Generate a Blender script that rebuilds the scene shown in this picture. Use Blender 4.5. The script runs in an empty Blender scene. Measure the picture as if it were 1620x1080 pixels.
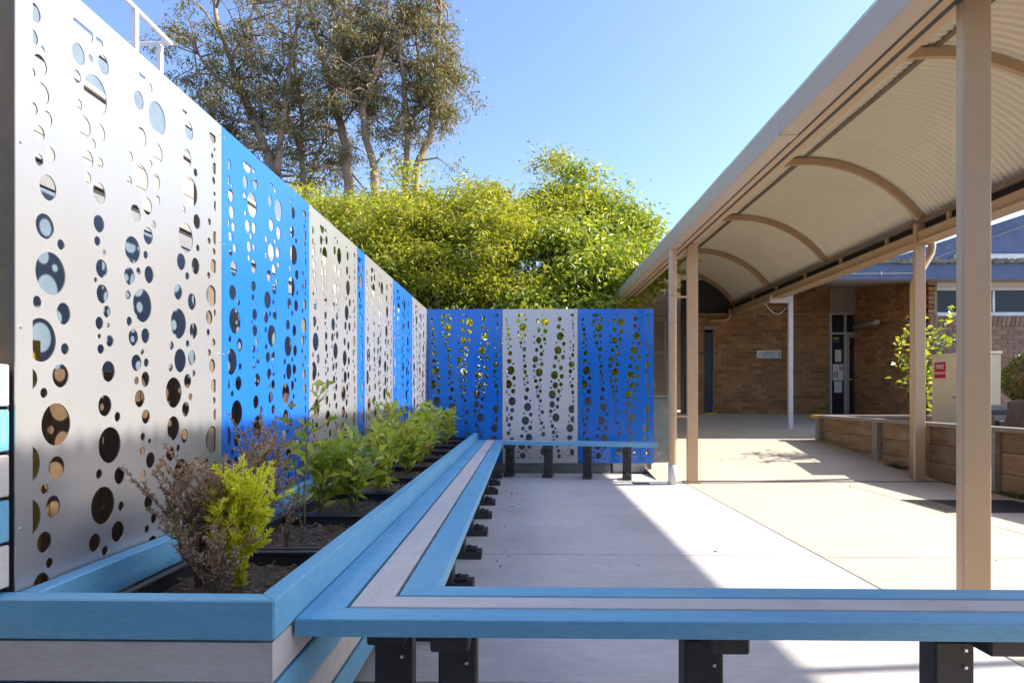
import bpy, bmesh, math, random
import numpy as np
from mathutils import Vector, Matrix
R = math.radians
random.seed(7)
scene = bpy.context.scene
col = scene.collection

# ---------------------------------------------------------------- camera
EYE = 1.21
YAW = R(1.097)
cam_data = bpy.data.cameras.new('camera')
cam = bpy.data.objects.new('camera', cam_data)
col.objects.link(cam)
cam.location = (0, 0, EYE)
cam.rotation_euler = (R(90), 0, YAW)
cam_data.sensor_width = 36.0
cam_data.lens = 36.0 * 940 / 1620
cam_data.shift_y = 85 / 1620
cam_data.clip_start = 0.05
cam_data.clip_end = 600
scene.camera = cam

# ---------------------------------------------------------------- sky and sun
SUN = Vector((1.0, 0.10, 0.74)).normalized()
sun_el = math.asin(SUN.z)
sun_az = math.atan2(SUN.x, SUN.y)
world = bpy.data.worlds.new('World')
scene.world = world
world.use_nodes = True
wn = world.node_tree
bg = wn.nodes['Background']
sky = wn.nodes.new('ShaderNodeTexSky')
sky.sky_type = 'NISHITA'
sky.sun_disc = False
sky.sun_elevation = sun_el
sky.sun_rotation = sun_az
sky.altitude = 50
sky.air_density = 1.0
sky.dust_density = 1.3
sky.ozone_density = 6.5
tint = wn.nodes.new('ShaderNodeMix'); tint.data_type = 'RGBA'; tint.blend_type = 'MULTIPLY'
tint.inputs[0].default_value = 1.0
tint.inputs[7].default_value = (1.13, .985, .92, 1)
wn.links.new(sky.outputs[0], tint.inputs[6])
wn.links.new(tint.outputs[2], bg.inputs[0])
bg.inputs[1].default_value = 0.108
sl = bpy.data.lights.new('sun', 'SUN')
sl.energy = 2.75
sl.angle = R(0.7)
sl.color = (1.0, 0.94, 0.85)
so = bpy.data.objects.new('sun', sl)
col.objects.link(so)
so.rotation_euler = SUN.to_track_quat('Z', 'Y').to_euler()
so.location = (20, 2, 20)
vs = scene.view_settings
vs.view_transform = 'Standard'
vs.look = 'None'
vs.gamma = 1.0
vs.use_curve_mapping = False
vs.exposure = 1.85

# ---------------------------------------------------------------- helpers
def P(x, y, Y):
    """point of the scene at depth Y that stands where the photograph has pixel x, y"""
    ca, sa = math.cos(YAW), math.sin(YAW)
    u, v = (x - 810) / 940, (625 - y) / 940
    d = Vector((ca * u - sa, sa * u + ca, v))
    return Vector((0, 0, EYE)) + d * (Y / d.y)

def W(o):
    m = o.matrix_basis.copy()
    if o.parent is not None:
        return W(o.parent) @ o.matrix_parent_inverse @ m
    return m

def link(o, parent=None):
    col.objects.link(o)
    if parent is not None:
        o.parent = parent
        o.matrix_parent_inverse = W(parent).inverted()
    return o

def tag(o, label=None, cat=None, group=None, kind=None):
    if label: o['label'] = label
    if cat: o['category'] = cat
    if group: o['group'] = group
    if kind: o['kind'] = kind
    return o

def thing(name, loc, label, cat, group=None):
    o = bpy.data.objects.new(name, None)
    o.empty_display_size = 0.1
    o.location = loc
    col.objects.link(o)
    return tag(o, label, cat, group)

def obj(name, mesh, m=None, parent=None, loc=(0, 0, 0), rz=0.0, scale=None, rot=None):
    o = bpy.data.objects.new(name, mesh)
    if m is not None and not mesh.materials:
        mesh.materials.append(m)
    o.location = loc
    if rot is not None: o.rotation_euler = rot
    else: o.rotation_euler = (0, 0, rz)
    if scale is not None: o.scale = scale
    return link(o, parent)

def set_smooth(me, on=True):
    me.polygons.foreach_set('use_smooth', [on] * len(me.polygons))

class MB:
    def __init__(self): self.v, self.f = [], []
    def add(self, vs, fs):
        n = len(self.v)
        self.v += [tuple(p) for p in vs]
        self.f += [tuple(i + n for i in f) for f in fs]
        return self
    def box(self, x0, x1, y0, y1, z0, z1):
        return self.add([(x0,y0,z0),(x1,y0,z0),(x1,y1,z0),(x0,y1,z0),(x0,y0,z1),(x1,y0,z1),(x1,y1,z1),(x0,y1,z1)],
                        [(0,3,2,1),(4,5,6,7),(0,1,5,4),(1,2,6,5),(2,3,7,6),(3,0,4,7)])
    def prism(self, poly, z0, z1):
        n = len(poly)
        vs = [(x, y, z0) for x, y in poly] + [(x, y, z1) for x, y in poly]
        return self.add(vs, [tuple(range(n - 1, -1, -1)), tuple(range(n, 2 * n))] + [(i, (i+1) % n, n + (i+1) % n, n + i) for i in range(n)])
    def tube(self, pts, radii, sides=8, caps=True):
        pts = [Vector(p) for p in pts]
        if not hasattr(radii, '__len__'): radii = [radii] * len(pts)
        vs, fs = [], []
        ref = Vector((0.31, 0.83, 0.46))
        for i, p in enumerate(pts):
            t = (pts[min(i+1, len(pts)-1)] - pts[max(i-1, 0)]).normalized()
            a = ref - t * ref.dot(t)
            if a.length < 1e-3: a = t.orthogonal()
            a.normalize(); ref = a
            b = t.cross(a)
            for k in range(sides):
                th = 2 * math.pi * k / sides
                vs.append(p + (a * math.cos(th) + b * math.sin(th)) * radii[i])
        for i in range(len(pts) - 1):
            for k in range(sides):
                k2 = (k + 1) % sides
                fs.append((i*sides+k, i*sides+k2, (i+1)*sides+k2, (i+1)*sides+k))
        if caps:
            fs.append(tuple(range(sides - 1, -1, -1)))
            fs.append(tuple((len(pts)-1)*sides + k for k in range(sides)))
        return self.add(vs, fs)
    def mesh(self, name, bevel=0.0, seg=1, smooth=False):
        me = bpy.data.meshes.new(name)
        me.from_pydata(self.v, [], self.f)
        if bevel > 0:
            bm = bmesh.new(); bm.from_mesh(me)
            bmesh.ops.bevel(bm, geom=[e for e in bm.edges], offset=bevel, segments=seg, affect='EDGES', profile=0.5, clamp_overlap=True)
            bm.to_mesh(me); bm.free()
        me.validate(); me.update()
        if smooth: set_smooth(me)
        return me

_bc = {}
def boxmesh(name, sx, sy, sz, bevel=0.0):
    """box centred in x and y, standing on z = 0"""
    k = (name, round(sx, 4), round(sy, 4), round(sz, 4), bevel)
    if k not in _bc:
        _bc[k] = MB().box(-sx/2, sx/2, -sy/2, sy/2, 0, sz).mesh(name, bevel)
    return _bc[k]
def wbox(name, m, parent, x0, x1, y0, y1, z0, z1, bevel=0.0):
    """a box given by its world extents, with its origin at its own base"""
    me = boxmesh(name, x1 - x0, y1 - y0, z1 - z0, bevel)
    if me.materials and me.materials[0] != m:
        me = me.copy(); me.materials.clear()
    return obj(name, me, m, parent, ((x0+x1)/2, (y0+y1)/2, z0))

def leaves_mesh(name, pos, dirs, length, width, rng, droop=0.0):
    """every leaf a small folded face of its own"""
    n = len(pos)
    d = dirs / (np.linalg.norm(dirs, axis=1, keepdims=True) + 1e-9)
    r = rng.normal(size=(n, 3))
    s = np.cross(d, r); s /= (np.linalg.norm(s, axis=1, keepdims=True) + 1e-9)
    nn = np.cross(s, d)
    L = np.asarray(length).reshape(-1, 1) * np.ones((n, 1)); Wd = np.asarray(width).reshape(-1, 1) * np.ones((n, 1))
    v = np.empty((n, 4, 3))
    v[:, 0] = pos
    v[:, 1] = pos + d * L * .45 + s * Wd * .5 + nn * Wd * .18
    v[:, 2] = pos + d * L; v[:, 2, 2] -= (L[:, 0] * droop)
    v[:, 3] = pos + d * L * .45 - s * Wd * .5 + nn * Wd * .18
    me = bpy.data.meshes.new(name)
    me.vertices.add(n * 4); me.vertices.foreach_set('co', v.reshape(-1))
    me.loops.add(n * 4); me.loops.foreach_set('vertex_index', np.arange(n * 4, dtype=np.int32))
    me.polygons.add(n); me.polygons.foreach_set('loop_start', np.arange(0, n * 4, 4, dtype=np.int32))
    me.update(calc_edges=True)
    return me

# ---------------------------------------------------------------- materials
def new_mat(name):
    m = bpy.data.materials.new(name); m.use_nodes = True
    nt = m.node_tree
    b = nt.nodes['Principled BSDF']
    return m, nt, b

def coords(nt, scale=(1, 1, 1), jitter=True):
    tc = nt.nodes.new('ShaderNodeTexCoord')
    mp = nt.nodes.new('ShaderNodeMapping')
    mp.inputs['Scale'].default_value = scale
    nt.links.new(tc.outputs['Object'], mp.inputs['Vector'])
    if jitter:
        oi = nt.nodes.new('ShaderNodeObjectInfo')
        mu = nt.nodes.new('ShaderNodeMath'); mu.operation = 'MULTIPLY'; mu.inputs[1].default_value = 43.0
        nt.links.new(oi.outputs['Random'], mu.inputs[0])
        nt.links.new(mu.outputs[0], mp.inputs['Location'])
    return mp.outputs[0]

def noise(nt, vec, scale, detail=5.0, rough=.6):
    n = nt.nodes.new('ShaderNodeTexNoise')
    n.inputs['Scale'].default_value = scale; n.inputs['Detail'].default_value = detail; n.inputs['Roughness'].default_value = rough
    nt.links.new(vec, n.inputs['Vector'])
    return n.outputs['Fac']

def ramp(nt, fac, stops):
    r = nt.nodes.new('ShaderNodeValToRGB')
    e = r.color_ramp.elements
    while len(e) < len(stops): e.new(0.5)
    for i, (p, c) in enumerate(stops):
        e[i].position = p
        e[i].color = (c[0], c[1], c[2], 1) if hasattr(c, '__len__') else (c, c, c, 1)
    nt.links.new(fac, r.inputs[0])
    return r.outputs[0]

def mixc(nt, fac, a, b, mode='MIX'):
    x = nt.nodes.new('ShaderNodeMix'); x.data_type = 'RGBA'; x.blend_type = mode
    for sock, v in ((0, fac), (6, a), (7, b)):
        if hasattr(v, 'is_linked'): nt.links.new(v, x.inputs[sock])
        elif sock == 0: x.inputs[0].default_value = v
        else: x.inputs[sock].default_value = (v[0], v[1], v[2], 1)
    return x.outputs[2]

def bump(nt, b, h, strength=.2, dist=.01):
    n = nt.nodes.new('ShaderNodeBump')
    n.inputs['Strength'].default_value = strength; n.inputs['Distance'].default_value = dist
    nt.links.new(h, n.inputs['Height']); nt.links.new(n.outputs[0], b.inputs['Normal'])

def surf(name, c1, c2=None, scale=4.0, stretch=(1, 1, 1), rough=.6, metal=0.0, bmp=.15, bdist=.004, dirt=None, dirt_scale=1.2, dirt_lo=.55, dirt_hi=.8, spec=.5, rvar=.1, pervar=0.0, fine=6.0, ov=.12):
    m, nt, b = new_mat(name)
    vec = coords(nt, stretch)
    n1 = noise(nt, vec, scale)
    c2 = c2 or tuple(x * .82 for x in c1)
    c = ramp(nt, n1, [(.3, c1), (.72, c2)])
    n2 = noise(nt, vec, scale * fine, 4)
    c = mixc(nt, ov, c, ramp(nt, n2, [(.3, 0.0), (.7, 1.0)]), 'OVERLAY')
    if dirt:
        vec2 = coords(nt, (1, 1, 1))
        d = ramp(nt, noise(nt, vec2, dirt_scale, 6, .68), [(dirt_lo, 0.0), (dirt_hi, 1.0)])
        c = mixc(nt, d, c, dirt)
    if pervar:
        oi = nt.nodes.new('ShaderNodeObjectInfo'); ge = nt.nodes.new('ShaderNodeNewGeometry')
        ad = nt.nodes.new('ShaderNodeMath'); ad.operation = 'ADD'
        fr = nt.nodes.new('ShaderNodeMath'); fr.operation = 'FRACT'
        nt.links.new(oi.outputs['Random'], ad.inputs[0]); nt.links.new(ge.outputs['Random Per Island'], ad.inputs[1])
        nt.links.new(ad.outputs[0], fr.inputs[0])
        c = mixc(nt, 1.0, c, ramp(nt, fr.outputs[0], [(0, 1 - pervar), (1, 1.0)]), 'MULTIPLY')
    nt.links.new(c, b.inputs['Base Color'])
    rr = ramp(nt, n1, [(.2, max(0, rough - rvar)), (.8, min(1, rough + rvar))])
    nt.links.new(rr, b.inputs['Roughness'])
    b.inputs['Metallic'].default_value = metal
    b.inputs['Specular IOR Level'].default_value = spec
    if bmp: bump(nt, b, n2, bmp, bdist)
    return m

def leafmat(name, stops, trans=.4, rough=.45, spec=.4, lo=.65):
    m, nt, b = new_mat(name)
    ge = nt.nodes.new('ShaderNodeNewGeometry')
    c = ramp(nt, ge.outputs['Random Per Island'], stops)
    vec = coords(nt, (1, 1, 1), False)
    c = mixc(nt, .55, c, ramp(nt, noise(nt, vec, 1.3, 3), [(.3, lo), (.7, 1.0)]), 'MULTIPLY')
    nt.links.new(c, b.inputs['Base Color'])
    b.inputs['Roughness'].default_value = rough; b.inputs['Specular IOR Level'].default_value = spec
    t = nt.nodes.new('ShaderNodeBsdfTranslucent')
    nt.links.new(mixc(nt, 1.0, c, (1.25, 1.15, .55), 'MULTIPLY'), t.inputs[0])
    mx = nt.nodes.new('ShaderNodeMixShader'); mx.inputs[0].default_value = trans
    nt.links.new(b.outputs[0], mx.inputs[1]); nt.links.new(t.outputs[0], mx.inputs[2])
    nt.links.new(mx.outputs[0], nt.nodes['Material Output'].inputs[0])
    return m

M = {}
M['new_conc'] = surf('pale concrete', (.625,.575,.525), (.56,.51,.465), 1.3, (.35,1.6,1), .75, dirt=(.41,.38,.345), dirt_scale=1.3, dirt_lo=.52, dirt_hi=.85, bmp=.12, fine=24)
M['old_conc'] = surf('aged concrete', (.59,.515,.405), (.51,.44,.34), 1.5, rough=.8, dirt=(.41,.335,.235), dirt_scale=.9, dirt_lo=.55, dirt_hi=.9, bmp=.25, fine=30)
M['joint'] = surf('joint', (.09,.08,.07), rough=.9)
M['soil'] = surf('soil', (.055,.04,.03), (.12,.09,.07), 30, rough=.95, bmp=.6, bdist=.01)
M['blue_plank'] = surf('light blue composite', (.18,.46,.64), (.14,.39,.575), 2.2, (1.0,5,5), .42, bmp=.12, bdist=.002, dirt=(.26,.50,.65), dirt_scale=3.0, dirt_lo=.52, dirt_hi=.8, fine=14)
M['grey_plank'] = surf('warm grey composite', (.64,.585,.54), (.56,.51,.465), 2.4, (1.0,5,5), .55, bmp=.12, bdist=.002, dirt=(.40,.37,.35), dirt_scale=2.6, dirt_lo=.55, dirt_hi=.9, fine=14)
M['black_plastic'] = surf('black recycled plastic', (.028,.026,.025), (.05,.045,.042), 9, rough=.55, bmp=.35, bdist=.004)
M['tub'] = surf('black tub plastic', (.022,.024,.028), (.035,.036,.04), 5, rough=.42, bmp=.08)
M['tan'] = surf('tan paint', (.52,.355,.212), (.505,.345,.205), 2, rough=.4, bmp=.02, dirt=(.43,.30,.19), dirt_scale=7, dirt_lo=.70, dirt_hi=.95, ov=.03, rvar=.04, spec=.45)
M['tan_dark'] = surf('brown steel', (.20,.155,.11), (.17,.13,.09), 3, rough=.5, bmp=.05)
M['gutter'] = surf('gutter steel', (.49,.385,.29), (.47,.365,.275), 2.2, (1,.3,1), .38, bmp=.02, dirt=(.38,.29,.21), dirt_scale=3.5, dirt_lo=.66, dirt_hi=.95, ov=.03, rvar=.04)
M['roof'] = surf('cream roof sheet', (.74,.67,.525), (.72,.65,.505), 1.0, (.4,1,1), .3, bmp=.0, dirt=(.64,.57,.43), dirt_scale=.8, dirt_lo=.55, dirt_hi=.9, ov=.02, rvar=.03)
M['white_paint'] = surf('white paint', (.72,.70,.67), (.66,.64,.61), 4, rough=.45, bmp=.04)
M['pvc'] = surf('white pipe', (.66,.65,.63), (.58,.57,.55), 6, rough=.5, dirt=(.4,.37,.33), dirt_scale=5)
M['screw'] = surf('screw head', (.75,.74,.72), rough=.3, metal=.8, bmp=0)
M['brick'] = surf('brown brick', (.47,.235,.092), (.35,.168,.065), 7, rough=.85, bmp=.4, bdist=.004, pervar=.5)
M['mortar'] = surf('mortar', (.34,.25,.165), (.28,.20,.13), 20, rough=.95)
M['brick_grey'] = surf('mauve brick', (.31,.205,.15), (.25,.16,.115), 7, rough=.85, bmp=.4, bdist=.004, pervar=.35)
M['navy'] = surf('blue painted board', (.085,.12,.225), (.075,.105,.20), 2, rough=.5, bmp=.05, dirt=(.11,.14,.24), dirt_scale=1.3)
M['beige'] = surf('beige panel', (.36,.30,.25), (.33,.275,.225), 2, rough=.6, bmp=.03)
M['lilac_roof'] = surf('weathered roof edge', (.55,.46,.43), (.47,.39,.36), 3, rough=.5, dirt=(.22,.19,.15), dirt_scale=3.5, dirt_lo=.55, dirt_hi=.75)
M['lichen'] = surf('lichen gutter edge', (.09,.08,.06), (.32,.31,.22), 9, rough=.9, bmp=.5, bdist=.02)
M['alu'] = surf('aluminium frame', (.58,.57,.58), (.52,.51,.52), 4, rough=.38, metal=.45, bmp=0)
M['cabinet'] = surf('cream steel cabinet', (.80,.67,.44), (.77,.64,.42), 2, rough=.4, bmp=.03, dirt=(.47,.38,.25), dirt_scale=2.4, dirt_lo=.6, dirt_hi=.9)
M['red'] = surf('red sign', (.55,.015,.03), (.5,.012,.027), 4, rough=.4, bmp=0)
M['white_print'] = surf('white print', (.75,.73,.70), rough=.5, bmp=0)
M['blue_print'] = surf('blue print', (.03,.07,.25), rough=.5, bmp=0)
M['grey_print'] = surf('grey print', (.35,.37,.4), rough=.5, bmp=0)
M['dark_print'] = surf('dark print', (.05,.045,.05), rough=.6, bmp=0)
M['red_print'] = surf('red print', (.45,.06,.04), rough=.6, bmp=0)
M['yellow'] = surf('yellow paint', (.62,.40,.03), (.5,.32,.04), 8, rough=.6, dirt=(.3,.22,.1), dirt_scale=8)
M['ochre'] = surf('ochre board', (.30,.19,.02), (.26,.165,.02), 3, rough=.5)
M['sleeper'] = surf('weathered sleeper', (.44,.255,.12), (.24,.125,.055), 2.0, (1,6,6), .85, bmp=.5, bdist=.006, dirt=(.40,.32,.23), dirt_scale=2.2, dirt_lo=.50, dirt_hi=.74, pervar=.35)
M['sleeper_grey'] = surf('grey timber', (.36,.31,.25), (.25,.205,.16), 2.4, (1,8,8), .85, bmp=.4, bdist=.005, dirt=(.2,.15,.1), dirt_scale=3, pervar=.2)
M['fence_wood'] = surf('brown fence board', (.15,.088,.042), (.10,.056,.027), 2.2, (6,6,1), .8, bmp=.3, pervar=.3, dirt=(.19,.125,.07), dirt_scale=2)
M['slate_wall'] = surf('slate blue wall', (.16,.215,.265), (.145,.195,.24), 2, rough=.55, bmp=.04)
M['cream_wall'] = surf('cream cladding', (.40,.36,.315), (.37,.33,.285), 2, rough=.55, bmp=.03)
M['char'] = surf('charcoal trim', (.03,.028,.027), (.05,.047,.045), 4, rough=.6)
M['mid_grey'] = surf('grey trim', (.27,.265,.26), (.23,.225,.22), 4, rough=.6)
M['wall_conc'] = surf('grey green rendered wall', (.22,.235,.225), (.165,.18,.175), 2.3, rough=.85, bmp=.3, dirt=(.42,.40,.36), dirt_scale=2.4, dirt_lo=.62, dirt_hi=.72)
M['grate'] = surf('steel grate', (.06,.055,.05), (.11,.09,.075), 12, rough=.6, metal=.5)
M['bark'] = surf('gum bark', (.42,.31,.22), (.22,.15,.10), 1.6, (1,1,.3), .9, bmp=.6, bdist=.03)
M['bark_dark'] = surf('dark bark', (.17,.125,.09), (.10,.07,.05), 3, (1,1,.4), .95, bmp=.6, bdist=.02)
M['stem'] = surf('twig', (.12,.085,.055), (.09,.06,.04), 20, rough=.9)
M['green_stem'] = surf('green stem', (.17,.16,.06), (.13,.10,.05), 20, rough=.7)
M['lime_stem'] = surf('lime stem', (.30,.33,.04), (.25,.24,.05), 20, rough=.7)
M['gum_leaf'] = leafmat('gum leaf', [(0, (.13,.145,.06)), (.45, (.21,.215,.095)), (.72, (.29,.25,.13)), (.9, (.42,.28,.18)), (1, (.30,.21,.13))], .4, .45)
M['gold_leaf'] = leafmat('golden green leaf', [(0, (.25,.30,.035)), (.5, (.42,.47,.045)), (.85, (.58,.58,.07)), (1, (.55,.42,.08))], .45, .42, .4, .6)
M['big_leaf'] = leafmat('deep green leaf', [(0, (.18,.26,.034)), (.5, (.32,.42,.048)), (.8, (.48,.54,.07)), (1, (.62,.61,.13))], .45, .36, .5)
M['lilly_leaf'] = leafmat('fresh green leaf', [(0, (.22,.34,.045)), (.4, (.36,.48,.06)), (.75, (.52,.58,.09)), (1, (.66,.60,.15))], .45, .3, .6, .92)
M['lime_leaf'] = leafmat('lime leaf', [(0, (.60,.70,.05)), (.6, (.80,.84,.08)), (1, (.90,.84,.12))], .5, .5, .4, .95)
M['heath_leaf'] = leafmat('heath leaf', [(0, (.27,.25,.13)), (.4, (.42,.33,.22)), (.7, (.56,.40,.34)), (1, (.70,.50,.47))], .35, .6)
M['ball_leaf'] = leafmat('clipped bush leaf', [(0, (.05,.07,.015)), (.6, (.11,.12,.025)), (1, (.26,.24,.07))], .25, .5)
M['dry_leaf'] = leafmat('dry leaf', [(0, (.16,.10,.05)), (1, (.33,.24,.13))], .2, .7)
M['weed'] = leafmat('weed', [(0, (.06,.10,.02)), (1, (.14,.18,.04))], .3, .6)

def panel_mat(name, base, metal, rough, brushed):
    m, nt, b = new_mat(name)
    vec = coords(nt, (90, 1, 1.6) if brushed else (1.5, 1.5, 1.5))
    n1 = noise(nt, vec, 3.0, 4)
    c = ramp(nt, n1, [(.25, base), (.75, tuple(x * (.94 if brushed else .96) for x in base))])
    vec2 = coords(nt, (1, 1, 1))
    sm = ramp(nt, noise(nt, vec2, 2.2, 6, .7), [(.5, 0.0), (.85, 1.0)])
    c = mixc(nt, mixc(nt, sm, (0, 0, 0), (.12, .12, .12)), c, tuple(min(1, x * .8 + .04) for x in base))
    nt.links.new(c, b.inputs['Base Color'])
    b.inputs['Metallic'].default_value = metal
    rr = ramp(nt, noise(nt, vec2, 3.5, 5), [(.3, rough * .92), (.7, rough * 1.1)])
    nt.links.new(rr, b.inputs['Roughness'])
    bump(nt, b, n1, .03, .002)
    return m
M['silver'] = panel_mat('brushed silver sheet', (.53,.525,.515), .58, .30, True)
M['silver_lightened'] = panel_mat('silver sheet lightened for shade', (.62,.60,.58), .1, .35, True)  # silver sheet again, lightened and less metallic to offset shade at the far end
M['cobalt'] = panel_mat('blue coated sheet', (.02,.155,.62), .0, .18, False)
M['cobalt_deep'] = panel_mat('deep blue coated sheet', (.012,.165,.62), .0, .16, False)

M['navy_door'] = surf('near black door', (.012,.018,.03), (.01,.015,.025), 3, rough=.5, bmp=0)
m, nt, b = new_mat('window glass')
b.inputs['Base Color'].default_value = (.012, .015, .02, 1); b.inputs['Roughness'].default_value = .04
b.inputs['Specular IOR Level'].default_value = .3
bump(nt, b, noise(nt, coords(nt), 1.2, 2), .02, .02)
M['glass'] = m
m, nt, b = new_mat('dim door glass')
b.inputs['Base Color'].default_value = (.025, .027, .033, 1); b.inputs['Roughness'].default_value = .12
M['door_glass'] = m
m, nt, b = new_mat('clear lens')
b.inputs['Base Color'].default_value = (.8, .8, .78, 1); b.inputs['Roughness'].default_value = .08
b.inputs['Transmission Weight'].default_value = .6
M['lens'] = m

# ================================================================ SETTING
def struct(name, me, m, parent=None, loc=(0, 0, 0)):
    o = obj(name, me, m, parent, loc)
    if parent is None: o['kind'] = 'structure'
    return o

ground = struct('ground', MB().add([(-300,-300,-.03),(300,-300,-.03),(300,400,-.03),(-300,400,-.03)], [(0,1,2,3)]).mesh('ground'), M['joint'])
# paving: slabs with open joints between them
pav = struct('paving', MB().box(-1.9, 6.3, .2, 9.9, -.028, -.012).mesh('paving'), M['joint'])
def slab(m, x0, x1, y0, y1, z=0.0):
    wbox('concrete_slab', m, pav, x0 + .006, x1 - .006, y0 + .008, y1 - .008, -.010, z, .003)
for y0, y1 in ((.3, 2.5), (2.5, 4.53), (4.53, 6.54), (6.54, 8.40), (8.40, 9.25)):
    slab(M['new_conc'], -1.6, 2.235, y0, y1)
for x0, x1, y0, y1 in ((2.235, 6.2, .3, 4.50), (2.235, 4.36, 4.50, 8.36), (4.36, 5.85, 4.50, 6.22), (4.36, 5.85, 6.98, 8.36), (5.65, 5.85, 6.22, 6.98)):
    slab(M['old_conc'], x0, x1, y0, y1)
# ramp that climbs from the drain to the brick building
def ramp_z(y): return max(0.0, min(.735, .0965 * (y - 8.46)))
rv, rf = [], []
ys = [8.46 + i * .25 for i in range(31)] + [17, 20, 30]
for y in ys:
    for x in (1.9, 6.2, 14): rv.append((x, y, ramp_z(y) - .002))
for i in range(len(ys) - 1):
    for k in range(2): a = i*3+k; rf.append((a, a+1, a+4, a+3))
rampo = struct('ramp', MB().add(rv, rf).mesh('ramp'), M['old_conc'])

# drain channel across the foot of the ramp
dr = thing('drain_channel', (3.8, 8.41, 0), 'long slotted drain across the foot of the concrete ramp', 'drain')
wbox('channel', M['joint'], dr, 2.24, 5.84, 8.37, 8.45, -.011, -.007)
wbox('edge_strip', M['new_conc'], dr, 2.24, 5.84, 8.362, 8.374, -.009, .004)
wbox('edge_strip', M['new_conc'], dr, 2.24, 5.84, 8.446, 8.458, -.009, .004)
bar = boxmesh('grate_bar', .022, .07, .012)
for i in range(88):
    obj('grate_bar', bar, M['grate'], dr, (2.27 + i * .0405, 8.41, -.006))
gd = thing('floor_drain', (1.62, 8.2, .004), 'small square slotted floor drain near the downpipe foot', 'drain')
wbox('frame', M['grate'], gd, 1.51, 1.73, 8.12, 8.28, .002, .006)
for i in range(8): wbox('slot_bar', M['mid_grey'], gd, 1.525 + i*.026, 1.540 + i*.026, 8.135, 8.265, .0062, .011)
# steel mesh mat in the old concrete
gm = thing('steel_grate', (5.0, 6.6, 0), 'dark steel mesh grate set in the beige concrete by the tan posts', 'grate')
wbox('pit', M['joint'], gm, 4.37, 5.64, 6.23, 6.97, -.011, -.008)
fr = [(4.37, 5.64, 6.23, 6.26), (4.37, 5.64, 6.94, 6.97), (4.37, 4.40, 6.26, 6.94), (5.61, 5.64, 6.26, 6.94)]
for a in fr: wbox('frame', M['grate'], gm, *a, -.008, .003)
for i in range(30): wbox('bar', M['grate'], gm, 4.40, 5.61, 6.272 + i*.0223, 6.280 + i*.0223, -.008, .0)
for i in range(24): wbox('cross_bar', M['grate'], gm, 4.425 + i*.05, 4.434 + i*.05, 6.26, 6.94, -.0075, .0012)

# ================================================================ PERFORATED PANELS
PA = """135,228,22,26 132,300,16,22 163,315,8,9 155,365,26,30 128,400,12,14 163,443,24,30 133,500,14,18 180,507,18,22 152,560,19,21 192,605,17,21 152,637,14,17 183,705,30,37 172,820,32,36 230,858,14,16 193,952,54,62 145,1042,14,18 240,1062,26,33
318,160,42,36 388,156,16,16 405,222,25,31 298,250,26,32 348,234,10,11 370,340,51,62 292,322,16,20 300,405,13,16 322,463,27,32 390,452,23,28 358,502,13,16 338,560,22,27 390,551,14,17 337,618,14,17 387,650,28,34 385,750,24,28 378,808,14,16 408,838,8,10 397,893,26,30 370,935,7,9 400,975,26,31 420,1030,17,20
597,150,18,12 643,172,13,16 580,250,26,32 685,265,50,60 594,376,28,34 688,395,29,36 643,452,13,14 533,470,15,18 593,525,39,48 676,507,25,30 530,557,13,16 688,571,14,17 627,614,27,31 563,660,26,31 662,671,14,16 632,721,27,32 547,794,40,47 618,795,13,15 578,864,12,15 637,863,26,32 531,890,27,31 524,957,14,16 600,982,51,60 530,1048,14,17
862,150,16,14 893,217,29,36 880,333,29,35 940,371,15,17 903,465,51,60 853,556,14,17 950,574,26,31 870,664,50,60 957,684,13,15 838,769,29,34 940,764,29,35 880,818,14,16 817,895,27,31 913,918,29,35 820,1020,51,60 925,1038,28,34
1075,162,26,26 1090,210,7,8 1070,246,10,12 1092,295,22,26 1082,353,14,17 1090,408,9,10 1100,460,16,24 1048,546,13,16 1096,604,24,30 1045,630,13,15 1086,667,13,15 1082,733,28,31 1042,782,13,15 1065,868,42,47 1092,938,10,16 1047,965,26,31 1038,1032,13,16 1082,1072,16,18"""
PB = """128,127,42,50 197,142,12,14 184,207,24,28 100,217,18,24 136,248,10,12 171,322,42,50 95,408,30,42 172,424,23,27 138,469,10,12 95,527,32,42 162,514,20,26 137,591,20,24 152,643,10,12 129,684,21,25 170,760,24,28 130,800,12,14 165,850,36,42 128,920,18,22
310,66,14,17 342,68,6,7 348,109,14,16 310,100,6,7 315,133,12,13 343,190,24,28 330,281,24,28 377,312,11,14 348,386,41,48 309,458,11,13 385,472,20,24 323,542,42,49 391,557,11,13 294,632,20,23 378,623,24,28 330,663,11,13 281,718,20,22 363,735,38,44 282,828,40,46 366,838,22,26 244,898,12,13 330,883,11,13 292,941,32,36 240,965,12,13 366,974,12,9
493,80,18,22 441,90,20,24 479,128,8,9 454,161,21,24 497,158,11,13 454,212,10,12 493,207,18,23 468,263,21,25 495,316,18,21 482,373,10,12 512,388,7,8 480,414,11,12 516,445,20,24 484,483,11,13 488,531,10,12 507,569,19,23 532,619,14,17 500,645,10,12 525,698,23,27 515,795,18,16 530,893,38,46 493,965,11,12
705,84,10,12 618,98,12,14 664,142,31,38 729,129,21,25 614,167,11,13 740,181,10,12 705,207,20,24 630,245,41,48 721,259,11,13 694,299,20,25 628,357,31,38 688,385,19,24 612,436,21,25 654,422,10,12 608,488,11,13 671,507,41,49 613,557,11,13 631,603,20,25 664,632,11,13 644,674,20,24 685,670,11,13 642,725,11,12 683,721,18,21 650,775,22,26 683,829,17,21 700,887,19,22 708,948,20,24
836,104,11,13 854,149,21,25 868,220,22,24 867,272,11,13 878,322,18,20 855,410,41,48 820,486,11,13 870,528,34,38 816,553,11,13 832,628,40,48 828,735,30,30 816,825,18,16 810,873,9,10 856,900,26,40 814,940,9,11"""
PW, PH = 1.2, 2.38
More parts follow.
